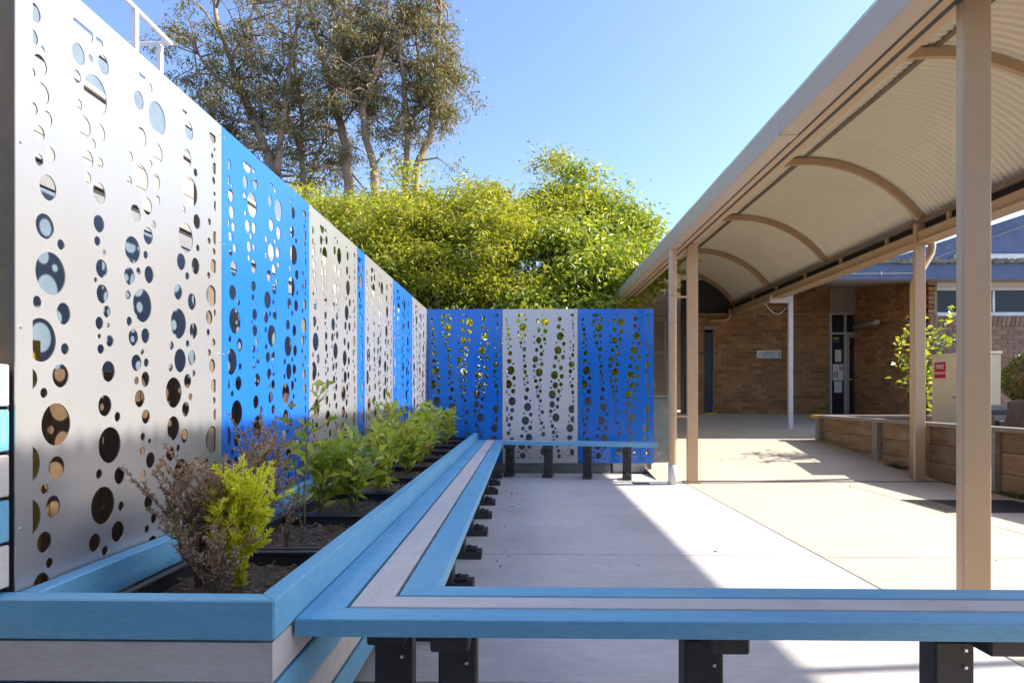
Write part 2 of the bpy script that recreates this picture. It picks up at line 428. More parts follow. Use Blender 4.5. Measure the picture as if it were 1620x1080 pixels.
HOLES = []
for tok in PA.split():
    x, y, rx, ry = map(float, tok.split(','))
    HOLES.append([(x-73)/1079*PW, PH - (y-78)/9/243.7*PH, rx/1079*PW, ry/9/243.7*PH])
for tok in PB.split():
    x, y, rx, ry = map(float, tok.split(','))
    HOLES.append([(x-60)/860*PW, PH - (590+y/7.2-488.7)/243.7*PH, rx/860*PW, ry/7.2/243.7*PH])
for i, a in enumerate(HOLES):                       # keep a strip of metal between neighbouring holes
    for b_ in HOLES[i+1:]:
        d = math.hypot((a[0]-b_[0]), (a[1]-b_[1]) / 1.15)
        if d < a[2] + b_[2] + .005 and d > 1e-4:
            k = max(.35, (d - .005) / (a[2] + b_[2]))
            a[2] *= k; a[3] *= k; b_[2] *= k; b_[3] *= k

def panel_mesh(name, w, holes, x0, x1, y0, y1):
    cu = bpy.data.curves.new(name, 'CURVE'); cu.dimensions = '2D'; cu.fill_mode = 'BOTH'; cu.extrude = .002
    def spline(pts):
        s = cu.splines.new('POLY'); s.points.add(len(pts) - 1)
        for i, p in enumerate(pts): s.points[i].co = (p[0], p[1], 0, 1)
        s.use_cyclic_u = True
    spline([(.002, 0), (w - .002, 0), (w - .002, PH), (.002, PH)])
    for cx, cy, rx, ry in holes:
        if cx + rx < x0 + .006 or cx - rx > x1 - .006: continue
        n = 14 if rx < .02 else (22 if rx < .04 else 32)
        pts = []
        for k in range(n):
            t = 2 * math.pi * k / n
            p = (min(max(cx + rx * math.cos(t), x0), x1), min(max(cy + ry * math.sin(t), y0), y1))
            pts.append(p)
        q = []
        for p in pts:                               # drop the doubled points of a clipped edge
            if len(q) >= 2 and ((abs(q[-1][0]-p[0]) < 1e-6 and abs(q[-2][0]-p[0]) < 1e-6) or (abs(q[-1][1]-p[1]) < 1e-6 and abs(q[-2][1]-p[1]) < 1e-6)): q[-1] = p
            elif not q or math.hypot(q[-1][0]-p[0], q[-1][1]-p[1]) > 1e-5: q.append(p)
        if len(q) >= 4: spline(q)
    t = bpy.data.objects.new(name, cu)
    me = bpy.data.meshes.new_from_object(t)
    me.name = name; set_smooth(me, False)
    bpy.data.objects.remove(t); bpy.data.curves.remove(cu)
    return me
ylo, yhi = PH - (725.5-488.7)/243.7*PH, PH - (148-78)/9/243.7*PH
pm = panel_mesh('sheet', PW, HOLES, (130-73)/1079*PW, (1100-73)/1079*PW, ylo, yhi)
strip_holes = [[h[0] - .2, h[1], h[2], h[3]] for h in HOLES if .24 < h[0] < .43]
sm_ = panel_mesh('sheet', .258, strip_holes, .035, .225, ylo, yhi)
screw = MB().tube([(0, 0, 0), (0, 0, .004)], [.006, .004], 8).mesh('screw')
ZB, ZT = .163, .163 + 2.38
pm_v = {}
def panel(side, pos, w, key, label, group):
    strip = w < .5
    src = sm_ if strip else pm
    k = (key, strip)
    if k not in pm_v:
        me = src.copy(); me.materials.append(M[key]); pm_v[k] = me
    if side == 'left':
        t = thing('perforated_panel', (-1.498, pos + w/2, ZB), label, 'screen panel', group)
        obj('sheet', pm_v[k], None, t, (-1.498, pos, ZB), rot=(R(90), 0, R(90)))
        for yy in ((pos + .02, pos + w - .02) if not strip else (pos + .02,)):
            for zz in (.06, .65, 1.25, 1.8, 2.33): obj('screw', screw, M['screw'], t, (-1.496, yy, ZB + zz), rot=(0, R(90), 0))
        wbox('support_post', M['tan_dark'], t, -1.575, -1.5035, pos + w - .115, pos + w - .004, .0, ZT - .05, .004)
    else:
        t = thing('perforated_panel', (pos + w/2, 9.2, ZB), label, 'screen panel', group)
        obj('sheet', pm_v[k], None, t, (pos, 9.2, ZB), rot=(R(90), 0, 0), scale=(w / PW, 1, 1))
        for xx in (pos + .02, pos + w - .02):
            for zz in (.06, .65, 1.25, 1.8, 2.33): obj('screw', screw, M['screw'], t, (xx, 9.198, ZB + zz), rot=(R(90), 0, 0))
        if pos > 0: wbox('support_post', M['tan_dark'], t, pos + w - .09, pos + w - .03, 9.204, 9.26, .0, ZT - .05, .004)
    return t
G1 = 'perforated panels along the planter'
G2 = 'perforated panels across the far end'
for y0, w, key, lab in (
    (1.72, 1.2, 'silver', 'large brushed silver perforated panel nearest the viewer, at the left edge'),
    (2.92, 1.2, 'cobalt', 'bright blue perforated panel next to the largest silver panel'),
    (4.12, 1.2, 'silver', 'silver perforated panel between the wide blue panel and the thin blue strip'),
    (5.32, .258, 'cobalt', 'thin blue perforated strip between two silver panels'),
    (5.578, 1.2, 'silver', 'silver perforated panel just beyond the thin blue strip'),
    (6.778, 1.2, 'cobalt', 'second wide blue perforated panel along the planter, towards the far corner'),
    (7.978, 1.2, 'silver', 'last silver perforated panel of the planter row, at the far corner')):
    panel('left', y0, w, key, lab, G1)
panel('far', -1.495, 1.165, 'cobalt_deep', 'deep blue perforated panel across the far end, left, behind the plants', G2)
panel('far', -.325, 1.165, 'silver_lightened', 'pale perforated panel in the middle of the far end', G2)
panel('far', .845, 1.165, 'cobalt_deep', 'deep blue perforated panel across the far end, right, beside the downpipe', G2)
# end post at the viewer's end of the screen and the plank-faced pier beside it
tag(wbox('end_post', M['tan_dark'], None, -1.60, -1.506, 1.735, 1.778, 0, ZT - .02, .004), 'dark brown steel post at the near end of the silver panel', 'post')
pier = thing('plank_pier', (-1.8, 1.69, .64), 'stack of white and blue planks at the left edge beside the silver panel', 'pier')
for i in range(5):
    wbox('plank', M['grey_plank'] if i % 2 == 0 else M['blue_plank'], pier, -2.15, -1.506, 1.655, 1.715, 1.30 - .132 * (i + 1) + .010, 1.30 - .132 * i, .004)
wbox('core', M['char'], pier, -2.14, -1.515, 1.7155, 1.728, .64, 1.28)

# ================================================================ PLANTER
ZP = .634
pl = thing('planter', (-1.1, 5.4, 0), 'long raised planter of blue and grey planks along the silver and blue panels', 'planter')
bl, gr = M['blue_plank'], M['grey_plank']
def board(m, x0, x1, y0, y1, z0, z1, along):
    if along == 'y':
        me = boxmesh('board', y1 - y0, x1 - x0, z1 - z0, .005)
        if me.materials and me.materials[0] != m: me = me.copy(); me.materials.clear()
        return obj('board', me, m, pl, ((x0+x1)/2, (y0+y1)/2, z0), R(90))
    return wbox('board', m, pl, x0, x1, y0, y1, z0, z1, .005)
for i in range(5):
    z1 = ZP - .1225 * i; z0 = z1 - .114; m_ = bl if i % 2 == 0 else gr
    rc = .006 if i % 2 else 0
    # the near board is mitred against the long one at the corner
    p = MB().prism([(-1.80, 1.655 + rc), (-.700 - rc, 1.655 + rc), (-.761, 1.716), (-1.80, 1.716)], z0, max(z1, z0)).mesh('board', .004)
    obj('board', p, m_, pl)
    q = MB().prism([(0, 0 + rc), (7.46, 0 + rc), (7.46, .061), (.061, .061)], z0, z1).mesh('board', .004)
    obj('board', q, m_, pl, (-.700, 1.656, 0), R(90))
    if i < 3: board(bl if i == 0 else gr, -1.483, -1.422, 1.718, 9.10, z0 - (.0 if i == 0 else .012), z1 - (.0 if i == 0 else .012), 'y')
wbox('ledge', M['mid_grey'], pl, -1.420, -1.365, 1.718, 9.10, .44, .50, .004)
wbox('corner_stud', M['char'], pl, -.85, -.77, 1.725, 1.79, 0, .5)
wbox('lining', M['char'], pl, -.776, -.764, 1.80, 9.10, .0, .60)
wbox('lining', M['char'], pl, -1.80, -.80, 1.719, 1.731, .0, .60)
wbox('floor_board', M['char'], pl, -1.40, -.78, 1.74, 9.10, .02, .05)

# black tubs with soil
tub_me = MB()
tx, ty, th = .245, .338, .325
t_ = .012
tub_me.box(-tx, tx, -ty, ty, 0, .012)
tub_me.box(-tx, -tx+t_, -ty, ty, .012, th).box(tx-t_, tx, -ty, ty, .012, th).box(-tx+t_, tx-t_, -ty, -ty+t_, .012, th).box(-tx+t_, tx-t_, ty-t_, ty, .012, th)
tub_me = tub_me.mesh('tub_wall')
rim_me = MB()
rim_me.box(-tx-.012, tx+.012, -ty-.012, -ty+t_+.006, th, th+.016).box(-tx-.012, tx+.012, ty-t_-.006, ty+.012, th, th+.016)
rim_me.box(-tx-.012, -tx+t_+.006, -ty+t_+.006, ty-t_-.006, th, th+.016).box(tx-t_-.006, tx+.012, -ty+t_+.006, ty-t_-.006, th, th+.016)
rim_me = rim_me.mesh('rim', .003)
rs = random.Random(3)
def soil_mesh(seed):
    r = random.Random(seed); n1, n2 = 14, 18
    vs = [(-tx+t_ + (2*tx-2*t_)*i/n1, -ty+t_ + (2*ty-2*t_)*j/n2, .285 + r.uniform(-.012, .012)) for j in range(n2+1) for i in range(n1+1)]
    fs = [(j*(n1+1)+i, j*(n1+1)+i+1, (j+1)*(n1+1)+i+1, (j+1)*(n1+1)+i) for j in range(n2) for i in range(n1)]
    return MB().add(vs, fs).mesh('soil')
ORD = ['nearest', 'second', 'third', 'fourth', 'fifth', 'sixth', 'seventh', 'eighth', 'ninth', 'tenth']
TUBS = []
for i in range(10):
    yc = 2.085 + i * .728
    t = thing('plant_tub', (-1.045, yc, .232), 'black plastic tub of soil in the planter, %s from the viewer' % ORD[i] if i else 'black plastic tub of soil in the planter, nearest the viewer', 'tub', 'black tubs in the planter')
    obj('tub_wall', tub_me, M['tub'], t, (-1.045, yc, .232))
    obj('rim', rim_me, M['tub'], t, (-1.045, yc, .232))
    s_ = obj('soil', soil_mesh(i), M['soil'], t, (-1.045, yc, .232))
    rng = np.random.default_rng(50 + i)
    n = 420
    pos = np.c_[rng.uniform(-.22, .22, n), rng.uniform(-.31, .31, n), rng.uniform(.285, .303, n)]
    dr_ = rng.normal(size=(n, 3)); dr_[:, 2] *= .3
    lm = leaves_mesh('mulch', pos, dr_, rng.uniform(.01, .035, n), rng.uniform(.006, .014, n), rng)
    mo = obj('mulch', lm, M['dry_leaf'] if i % 2 else M['dry_leaf'], s_, (-1.045, yc, .232)); mo['kind'] = 'stuff'
    TUBS.append(yc)
# a fallen leaf on the second tub
rng = np.random.default_rng(5)
fl = leaves_mesh('fallen_leaf', np.array([[0, 0, 0], [.02, .01, .004], [-.01, .02, .002]]), np.array([[1, .3, .25], [.6, -.7, .3], [-.5, .6, .4]]), [.10, .07, .06], [.04, .03, .03], rng)
tag(obj('fallen_leaf', fl, M['dry_leaf'], None, (-.97, 2.86, .548)), 'curled dry leaf lying on the soil of the second tub', 'leaf')

# ================================================================ BENCH
ZS, TK = .53, .055
bench = thing('bench', (-.5, 5.4, 0), 'long blue and grey plank bench running round three sides of the paved area', 'bench')
def plank(m, poly, loc, rz):
    me = MB().prism(poly, ZS - TK, ZS).mesh('plank', .004, 2)
    return obj('plank', me, m, bench, loc, rz)
# mitre: outer corner (-.700, 1.796) to inner corner (-.305, 2.117)
MX, MY = -.700, 1.796
SW, FW = .395, .321
for i, m_ in enumerate((bl, gr, bl)):
    a0, a1 = i * (SW + .013) / 3, (i + 1) * (SW + .013) / 3 - .013
    f0, f1 = i * (FW + .012) / 3, (i + 1) * (FW + .012) / 3 - .012
    k = FW / SW
    # side run: local x along +Y; local y points to -X
    y_end = 9.08 - MY
    plank(m_, [(a0*k + .001, -a0), (a1*k + .001, -a1), (y_end, -a1), (y_end, -a0)], (MX + .004, MY, 0), R(90))
    # front run: local x along +X
    plank(m_, [(f0/k + .001, f0), (3.9, f0), (3.9, f1), (f1/k + .001, f1)], (MX, MY, 0), 0)
# back run, set at an angle
ang = math.atan2(8.40 - 8.80, 2.17)
for i, m_ in enumerate((bl, gr, bl)):
    o0 = i * .106
    plank(m_, [(.0 + o0 * .18, o0), (2.22, o0), (2.22, o0 + .097), (.0 + (o0+.097) * .18, o0 + .097)], (-.285, 8.80, 0), ang)
post_me = boxmesh('leg', .125, .085, .42, .006)
bear_me = MB().prism([(-.06, -.155), (.06, -.155), (.06, .155), (-.06, .155)], .42, ZS - TK - .001).mesh('bearer', .006)
fm = MB().box(-.065, .065, -.165, .11, 0, .055).box(-.045, .045, -.13, -.02, .055, .078).tube([(0, -.075, .078), (0, -.075, .094)], [.018, .015], 8).mesh('foot', .004)
def bench_leg(x, y, rz, off=.04):
    l = obj('leg', post_me, M['black_plastic'], bench, (x, y, 0), rz)
    c, s = math.cos(rz), math.sin(rz)
    obj('bearer', bear_me, M['black_plastic'], l, (x + c * off, y + s * off, 0), rz)
    obj('foot', fm, M['black_plastic'], l, (x, y, 0), rz)
    for bz in (.395, .34): obj('bolt', screw, M['screw'], l, (x + s * .044 + c * .03, y - c * .044 + s * .03, bz), rot=(R(90), 0, rz), scale=(1.3, 1.3, 1.6))
for x, off in ((-.215, -.012), (.585, .045), (1.385, .085), (2.2, .05), (3.0, .05)): bench_leg(x, 1.975, 0, off)
bench_leg(-.435, 2.02, 0, 0)
for y in (2.98, 3.72, 4.44, 5.16, 5.87, 6.58, 7.30, 8.0, 8.70): bench_leg(-.475, y, R(90), .0)
for x, y in ((-.20, 8.95), (.37, 8.86), (.94, 8.74), (1.50, 8.63)): bench_leg(x, y, ang, .0)

# ================================================================ COVERED WALKWAY
cw = thing('covered_walkway', (3.9, 8.5, 0), 'tan steel covered walkway with curved corrugated roof along the right side', 'walkway')
tan = M['tan']
def wpost(x0, y0, z0, z1):
    return wbox('post', tan, cw, x0, x0 + .148, y0, y0 + .056, z0, z1, .008)
pA = wpost(2.25, 3.085, .0, 3.29); pB = wpost(2.25, 8.20, .0, 3.29)
pC = wpost(5.54, 8.51, .0, 3.64); wpost(5.54, 3.04, 0, 3.64); wpost(2.25, 13.85, .5, 3.29)
for o_, x_, y_ in ((pA, 2.25, 3.085), (pB, 2.25, 8.20), (pC, 5.54, 8.51)):
    wbox('base_plate', tan, o_, x_ - .03, x_ + .172, y_ - .03, y_ + .086, .001, .012)
Y0, Y1 = -1.0, 19.2
beam = wbox('beam', tan, cw, 2.245, 2.375, Y0, Y1, 3.291, 3.46, .006)
wbox('fascia_strip', tan, cw, 2.118, 2.212, Y0, Y1, 3.228, 3.30, .006)
wbox('gap_shade_backing', M['char'], cw, 2.092, 2.244, Y0, Y1, 3.302, 3.32)  # dark backing above the gaps, put in for their shade
wbox('gap_shade_strip', M['char'], cw, 2.0875, 2.1165, Y0, Y1, 3.198, 3.226)  # dark strips standing in for shade in the gaps between gutter, fascia and beam
wbox('gap_shade_strip', M['char'], cw, 2.2135, 2.2435, Y0, Y1, 3.232, 3.262)
# left gutter, in lengths with visible joints
gy = [Y0, 2.0, 4.62, 7.9, 10.6, 13.4, 16.2, Y1]
for a, b_ in zip(gy[:-1], gy[1:]):
    g = MB()
    prof = [(1.95, 3.376), (1.95, 3.205), (1.965, 3.19), (2.085, 3.19), (2.085, 3.36), (2.078, 3.36), (2.078, 3.197), (1.968, 3.197), (1.957, 3.21), (1.957, 3.365), (1.972, 3.365), (1.972, 3.376)]
    n = len(prof)
    vs = [(x, a + .002, z) for x, z in prof] + [(x, b_ - .002, z) for x, z in prof]
    g.add(vs, [(i, (i+1) % n, n + (i+1) % n, n + i) for i in range(n)])
    obj('gutter', g.mesh('gutter'), M['gutter'], cw)
    if a > Y0: wbox('gutter_joint', M['gutter'], cw, 1.946, 2.088, a - .06, a + .06, 3.184, 3.372, .002)
for i in range(22):
    wbox('gutter_bracket', tan, cw, 2.086, 2.094, Y0 + .5 + i*.9, Y0 + .53 + i*.9, 3.20, 3.40)
# right side: beam, edge angle on stubs, outer gutter
wbox('beam', tan, cw, 5.575, 5.695, Y0, Y1, 3.375, 3.52, .006)
wbox('beam_flange', tan, cw, 5.54, 5.80, Y0, Y1, 3.362, 3.374, .002)
wbox('edge_angle', M['tan_dark'], cw, 5.60, 5.66, Y0, Y1, 3.635, 3.685, .003)
wbox('outer_gutter', M['char'], cw, 5.71, 5.93, Y0, Y1, 3.50, 3.69, .006)
for i in range(15): wbox('stub', tan, cw, 5.61, 5.65, Y0 + .9 + i*1.34, Y0 + .95 + i*1.34, 3.521, 3.634)
# arches
CX, CZ, RA = 4.02, 2.53, 2.015
def arch_mesh(rin, rout, w, a0, a1, n=36):
    mb = MB(); vs, fs = [], []
    for i in range(n + 1):
        a = a0 + (a1 - a0) * i / n
        for r, y in ((rin, -w/2), (rout, -w/2), (rout, w/2), (rin, w/2)):
            vs.append((CX + r * math.sin(a), y, CZ + r * math.cos(a)))
    for i in range(n):
        for k in range(4):
            k2 = (k + 1) % 4
            fs.append((i*4+k, i*4+k2, (i+1)*4+k2, (i+1)*4+k))
    fs += [(3, 2, 1, 0), tuple(n*4+k for k in range(4))]
    return mb.add(vs, fs).mesh('arch')
am = arch_mesh(RA - .045, RA + .045, .05, -R(57), R(54))
for y in (.51, 3.19, 5.87, 8.57, 11.25, 13.85, 16.15, 18.3):
    obj('arch', am, tan, cw, (0, y, 0))
    wbox('cleat', M['tan_dark'], cw, CX - .10, CX - .03, y - .04, y + .09, CZ + RA + .046, CZ + RA + .060)
wbox('ridge_purlin', M['tan_dark'], cw, CX - .03, CX + .03, Y0, Y1, CZ + RA + .0455, CZ + RA + .061)
# roof sheets
NC, PITCH, SAMP, NA = 9, .083, 6, 22
def sheet_mesh():
    vs, fs = [], []
    rows = (NC + 1) * SAMP + 1
    for j in range(rows):
        y = j * PITCH / SAMP
        dr = .021 * math.cos(2 * math.pi * j / SAMP)
        for i in range(NA + 1):
            a = -R(65.0) + R(65.0 + 57.0) * i / NA
            r = RA + .082 + dr
            vs.append((CX + r * math.sin(a), y, CZ + r * math.cos(a)))
    for j in range(rows - 1):
        for i in range(NA):
            a = j * (NA + 1) + i
            fs.append((a, a + 1, a + NA + 2, a + NA + 1))
    return MB().add(vs, fs).mesh('roof_sheet', smooth=False)
shm = sheet_mesh()
for i in range(27):
    o = obj('roof_sheet', shm, M['roof'], cw, (0, Y0 + i * NC * PITCH - i * .0, .004 * (i % 2)))
# downpipes
dp = MB().tube([(2.03, 8.12, 3.19), (2.03, 8.12, .26)], .056, 20, False).mesh('downpipe', smooth=True)
d1 = obj('downpipe', dp, tan, cw)
obj('pipe_foot', MB().tube([(2.03, 8.12, .27), (2.03, 8.12, .0)], .061, 20).mesh('pipe_foot', smooth=True), M['pvc'], d1)
for z in (2.55, .92, 2.18):
    obj('pipe_collar', MB().tube([(2.03, 8.12, z - .014), (2.03, 8.12, z + .014)], .0585, 20).mesh('pipe_collar', smooth=True), tan, d1)
for z in (2.55, .92): wbox('pipe_bracket', tan, d1, 2.08, 2.252, 8.14, 8.165, z - .012, z + .012)
d2 = obj('downpipe', MB().tube([(5.97, 8.80, 3.50), (5.97, 8.80, 3.36), (5.95, 8.79, 3.28), (5.69, 8.70, 2.92), (5.635, 8.68, 2.82), (5.63, 8.68, 2.70), (5.63, 8.68, .0)], .05, 16).mesh('downpipe', smooth=True), tan, cw)
obj('pipe_collar', MB().tube([(5.63, 8.68, .32), (5.63, 8.68, .35)], .054, 16).mesh('pipe_collar', smooth=True), tan, d2)
obj('pipe_collar', MB().tube([(5.63, 8.68, 1.45), (5.63, 8.68, 1.48)], .054, 16).mesh('pipe_collar', smooth=True), tan, d2)
# bolts on the near post
for z in (.36, .74): obj('bolt', screw, M['tan_dark'], pA, (2.262, 3.084, z), rot=(R(90), 0, 0), scale=(.9, .9, .6))

# ================================================================ LOW WALL BEHIND THE FAR PANELS
lw = thing('low_wall', (.4, 9.85, 0), 'grey green rendered low wall behind the far blue panels', 'wall')
wbox('wall_body', M['wall_conc'], lw, -2.6, 2.38, 9.72, 9.95, 0, 1.17, .01)
wbox('coping', M['wall_conc'], lw, -2.6, 2.41, 9.69, 9.98, 1.171, 1.215, .006)
tag(wbox('plinth', M['wall_conc'], None, -1.49, 1.35, 9.27, 9.50, 0, .155, .006), 'dark concrete kerb under the far perforated panels', 'kerb')
tag(wbox('concrete_block', M['pvc'], None, 1.40, 1.98, 9.33, 9.60, 0, .30, .01), 'pale stained concrete footing under the right blue panel', 'footing')

# ================================================================ BUILDING AND FENCE BEHIND THE LEFT PANELS
lb = thing('clad_building', (-3.1, 5, 0), 'low building of cream boards and slate blue bands behind the perforated panels', 'building')
def band(name, m, z0, z1, x=-2.1, y0=.2, y1=5.6, dx=1.8): return wbox(name, m, lb, x - dx, x, y0, y1, z0, z1, .002)
band('wall', M['slate_wall'], 0, 2.12, -2.1, .2, 10.2)
band('trim', M['mid_grey'], 2.121, 2.197, -2.09, .2, 10.2)
band('shadow_gap', M['char'], 2.198, 2.233, -2.11, .2, 10.2)
for i in range(4): band('cladding_board', M['cream_wall'], 2.234 + i*.1118, 2.234 + (i+1)*.1118 - .004, -2.095 - .002*i, .2, 10.2)
band('capping', M['white_paint'], 2.6815, 2.705, -2.08)
band('upper_band', M['slate_wall'], 2.706, 2.885, -2.1)
band('roof_edge', M['cream_wall'], 2.886, 2.95, -2.09)
rl = thing('guard_rail', (-2.6, 4.3, 2.95), 'white pipe guard rail above the silver panel, against the sky', 'rail')
wp = M['white_paint']
obj('top_rail', MB().tube([(-2.6, .4, 3.80), (-2.6, 4.33, 3.80), (-3.6, 4.33, 3.80)], .017, 10).mesh('top_rail'), wp, rl)
for x, y in ((-2.6, 3.93), (-2.68, 4.33), (-2.6, 2.4), (-3.5, 4.33)):
    wbox('rail_post', wp, rl, x - .016, x + .016, y - .016, y + .016, 2.951, 3.79)
tf = thing('timber_fence', (-2.0, 5.5, 0), 'brown timber board fence glimpsed through the lower holes of the panels', 'fence')
rr_ = random.Random(8)
bme = boxmesh('board', .02, .142, 1.3, .003)
for i in range(58):
    obj('board', bme, M['fence_wood'], tf, (-1.985 + rr_.uniform(-.004, .004), 1.35 + i * .146, .02 + rr_.uniform(-.01, .01)), rr_.uniform(-.012, .012))
for z in (.45, 1.05): wbox('rail', M['fence_wood'], tf, -2.05, -1.998, 1.3, 9.8, z, z + .07, .003)
tag(wbox('ochre_board', M['ochre'], None, -1.965, -1.945, 1.36, 2.36, .2, 1.43, .003), 'ochre yellow board seen through the large left hole of the silver panel', 'board')

# ================================================================ UNSEEN WALL ADDED TO DARKEN FACES TURNED TO THE VIEWER
rw = thing('shading_wall', (0, -2.1, 0), 'unseen brown wall added behind the viewer to shade front faces', 'wall')
wbox('wall_body', M['fence_wood'], rw, -9, 6.5, -2.3, -2.0, 0, 3.0)
wbox('shading_eave', M['beige'], rw, -9, 6.5, -2.3, -1.7, 3.001, 3.1)  # added along with the unseen wall, also cuts skylight from behind

# ================================================================ BRICK BUILDING
bb = thing('brick_building', (9, 14.5, .7), 'brown brick school building with blue fascia behind the covered walkway', 'building')
BL, BH, BM = .262, .098, .014
brick_full = MB().box(-(BL-BM)/2, (BL-BM)/2, -.012, .02, 0, BH-BM).mesh('brick', .003)
brick_b = {}
CAND = []
def brick_wall(m, org, u, L, z0, z1, nrm, holes=(), z_top=None):
    """org at the wall's left foot seen from outside, u its direction, nrm outward"""
    u, nrm, org = Vector(u), Vector(nrm), Vector(org)
    us = sorted({0, L} | {h[0] for h in holes} | {h[1] for h in holes}); zs = sorted({z0, z1} | {h[2] for h in holes} | {h[3] for h in holes})
    mb = MB()
    def inside(a, z): return any(h[0] < a < h[1] and h[2] < z < h[3] for h in holes)
    for a0, a1 in zip(us[:-1], us[1:]):
        for c0, c1 in zip(zs[:-1], zs[1:]):
            if inside((a0+a1)/2, (c0+c1)/2): continue
            p = [org + u*a0 - nrm*.2, org + u*a1 - nrm*.2, org + u*a1, org + u*a0]
            mb.add([(q.x, q.y, c0) for q in p] + [(q.x, q.y, c1) for q in p], [(0,3,2,1),(4,5,6,7),(0,1,5,4),(1,2,6,5),(2,3,7,6),(3,0,4,7)])
    w = obj('wall', mb.mesh('wall'), M['mortar'], bb)
    rz = math.atan2(u.y, u.x)
    r = 0; z = z0
    while z + BH <= z1 + .02:
        a = -BL/2 if r % 2 else 0.0
        while a < L - .02:
            s, e = max(a, 0), min(a + BL, L)
            for h in holes:
                if h[2] - .03 < z + BH/2 < h[3] + .03:
                    if h[0] <= s < h[1]: s = h[1]
                    if h[0] < e <= h[1]: e = h[0]
            if e - s > .05 and not inside((s+e)/2, z + BH/2):
                c = org + u * ((s+e)/2)
                CAND.append((w, m, Vector((c.x, c.y, z)), rz, (e - s - BM) / (BL - BM), nrm))
            a += BL
        z += BH; r += 1
    return w
# far wall (x from the door pier to the glazed entry), side wall, front wall
FY = 16.0
wf = brick_wall('brick', (4.66, FY, 0), (1, 0, 0), 8.14 - 4.66, .72, 3.40, (0, -1, 0), holes=((.17, .43, .60, 2.98),))
wf2 = brick_wall('brick', (5.98, FY, 0), (1, 0, 0), 8.14 - 5.98, 3.40, 4.09, (0, -1, 0))
ws = brick_wall('brick', (8.80, FY, 0), (0, -1, 0), 2.9, .66, 4.14, (-1, 0, 0))
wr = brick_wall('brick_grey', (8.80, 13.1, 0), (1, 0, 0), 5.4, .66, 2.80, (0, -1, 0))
wr2 = brick_wall('brick', (8.80, 13.1, 0), (1, 0, 0), .14, 2.80, 3.60, (0, -1, 0))
def seen(c, nrm):
    # how large a brick shows: 0 when it lies outside the frame
    d = c.y
    x = 828 + 940 * c.x / d; y = 625 - 940 * (c.z - EYE) / d
    if not (1095 < x < 1625 and 440 < y < 662): return 0
    if 1505 < x < 1570: return 0
    f = abs(nrm.y) if abs(nrm.y) > .5 else c.x / d
    return f / d**2
CAND.sort(key=lambda t: -seen(t[2], t[5]))
rest = {}
for k, (w, m, c, rz, sx, nrm) in enumerate(CAND):
    if k < 300:
        me = brick_b.get(m)
        if me is None:
            me = brick_full.copy(); me.materials.append(M[m]); brick_b[m] = me
        obj('brick', me, None, w, c, rz, (sx, 1, 1))
    else: rest.setdefault((w.name, m), []).append((w, c, rz, sx))
for (wn_, m), lst in rest.items():
    mb = MB()
    for w, c, rz, sx in lst:
        cs, sn = math.cos(rz), math.sin(rz)
        hl = (BL - BM) / 2 * sx
        p = [(c.x + cs*a - sn*b_, c.y + sn*a + cs*b_) for a, b_ in ((-hl, -.012), (hl, -.012), (hl, .02), (-hl, .02))]
        mb.prism(p, c.z, c.z + BH - BM)
    o = obj('brickwork', mb.mesh('brickwork'), M[m], lst[0][0]); o['kind'] = 'stuff'
wbox('inner_wall', M['char'], bb, 4.3, 9.6, 16.25, 16.35, .3, 4.34)
wbox('inner_return', M['char'], bb, 4.3, 4.36, 16.0, 16.24, .3, 3.4)
# soldier course under the window
sold = MB().box(-.042, .042, -.03, .05, 0, .205).mesh('sill_brick', .004)
for i in range(56): obj('sill_brick', sold, M['brick_grey'], wr, (8.86 + i * .096, 13.1, 2.715), rot=(R(14), 0, 0))
# long highlight window
def window(x0, x1, z0, z1, y, mull):
    w = wbox('window', M['alu'], bb, x0, x1, y - .03, y + .03, z0, z0 + .085, .003)
    wbox('frame', M['alu'], w, x0, x1, y - .029, y + .031, z1 - .09, z1, .003)
    xs = [x0, *mull, x1 - .05]
    for x in xs: wbox('frame', M['alu'], w, x, x + .05, y - .028, y + .029, z0 + .086, z1 - .091, .003)
    for a, b_ in zip(xs[:-1], xs[1:]):
        wbox('pane', M['glass'], w, a + .052, b_ - .002, y + .005, y + .012, z0 + .087, z1 - .092)
    return w
win = window(8.95, 14.1, 2.93, 3.58, 13.14, (10.2, 11.45, 12.7))
for x in (9.55, 9.75, 10.9, 12.0, 12.25): wbox('blind_rod', M['mid_grey'], win, x, x + .03, 13.30, 13.33, 2.95, 3.45)
for z in (3.10, 3.38): wbox('inner_rail', M['alu'], win, 9.1, 14, 13.32, 13.35, z, z + .03)
wbox('room_back', M['char'], win, 8.98, 14.1, 13.6, 13.65, 2.6, 3.6)
# fascia, gutter edge, soffit, roof
fas = wbox('fascia', M['navy'], bb, 5.97, 15.5, 12.56, 12.60, 3.62, 3.99, .003)
lich = MB()
r9 = random.Random(4)
for i in range(150):
    x = 5.97 + i * .0635
    lich.box(x, x + .0625, 12.50 + r9.uniform(-.01, .012), 12.60, 3.955 + r9.uniform(-.012, .012), 4.035 + r9.uniform(-.012, .022))
obj('gutter_edge', lich.mesh('gutter_edge'), M['lichen'], fas)
obj('conduit', MB().tube([(6.55, 12.545, 3.745), (8.2, 12.545, 3.75)], .011, 8).mesh('conduit'), M['alu'], fas)
for x in (6.75, 7.45, 8.12): wbox('clip', M['alu'], fas, x, x + .03, 12.53, 12.559, 3.715, 3.785)
sof = MB().add([(5.97, 12.60, 3.625), (15.5, 12.60, 3.625), (15.5, 16.4, 4.12), (5.97, 16.4, 4.12), (5.97, 12.60, 3.645), (15.5, 12.60, 3.645), (15.5, 16.4, 4.14), (5.97, 16.4, 4.14)],
               [(0,3,2,1),(4,5,6,7),(0,1,5,4),(1,2,6,5),(2,3,7,6),(3,0,4,7)])
obj('soffit', sof.mesh('soffit'), M['beige'], bb)
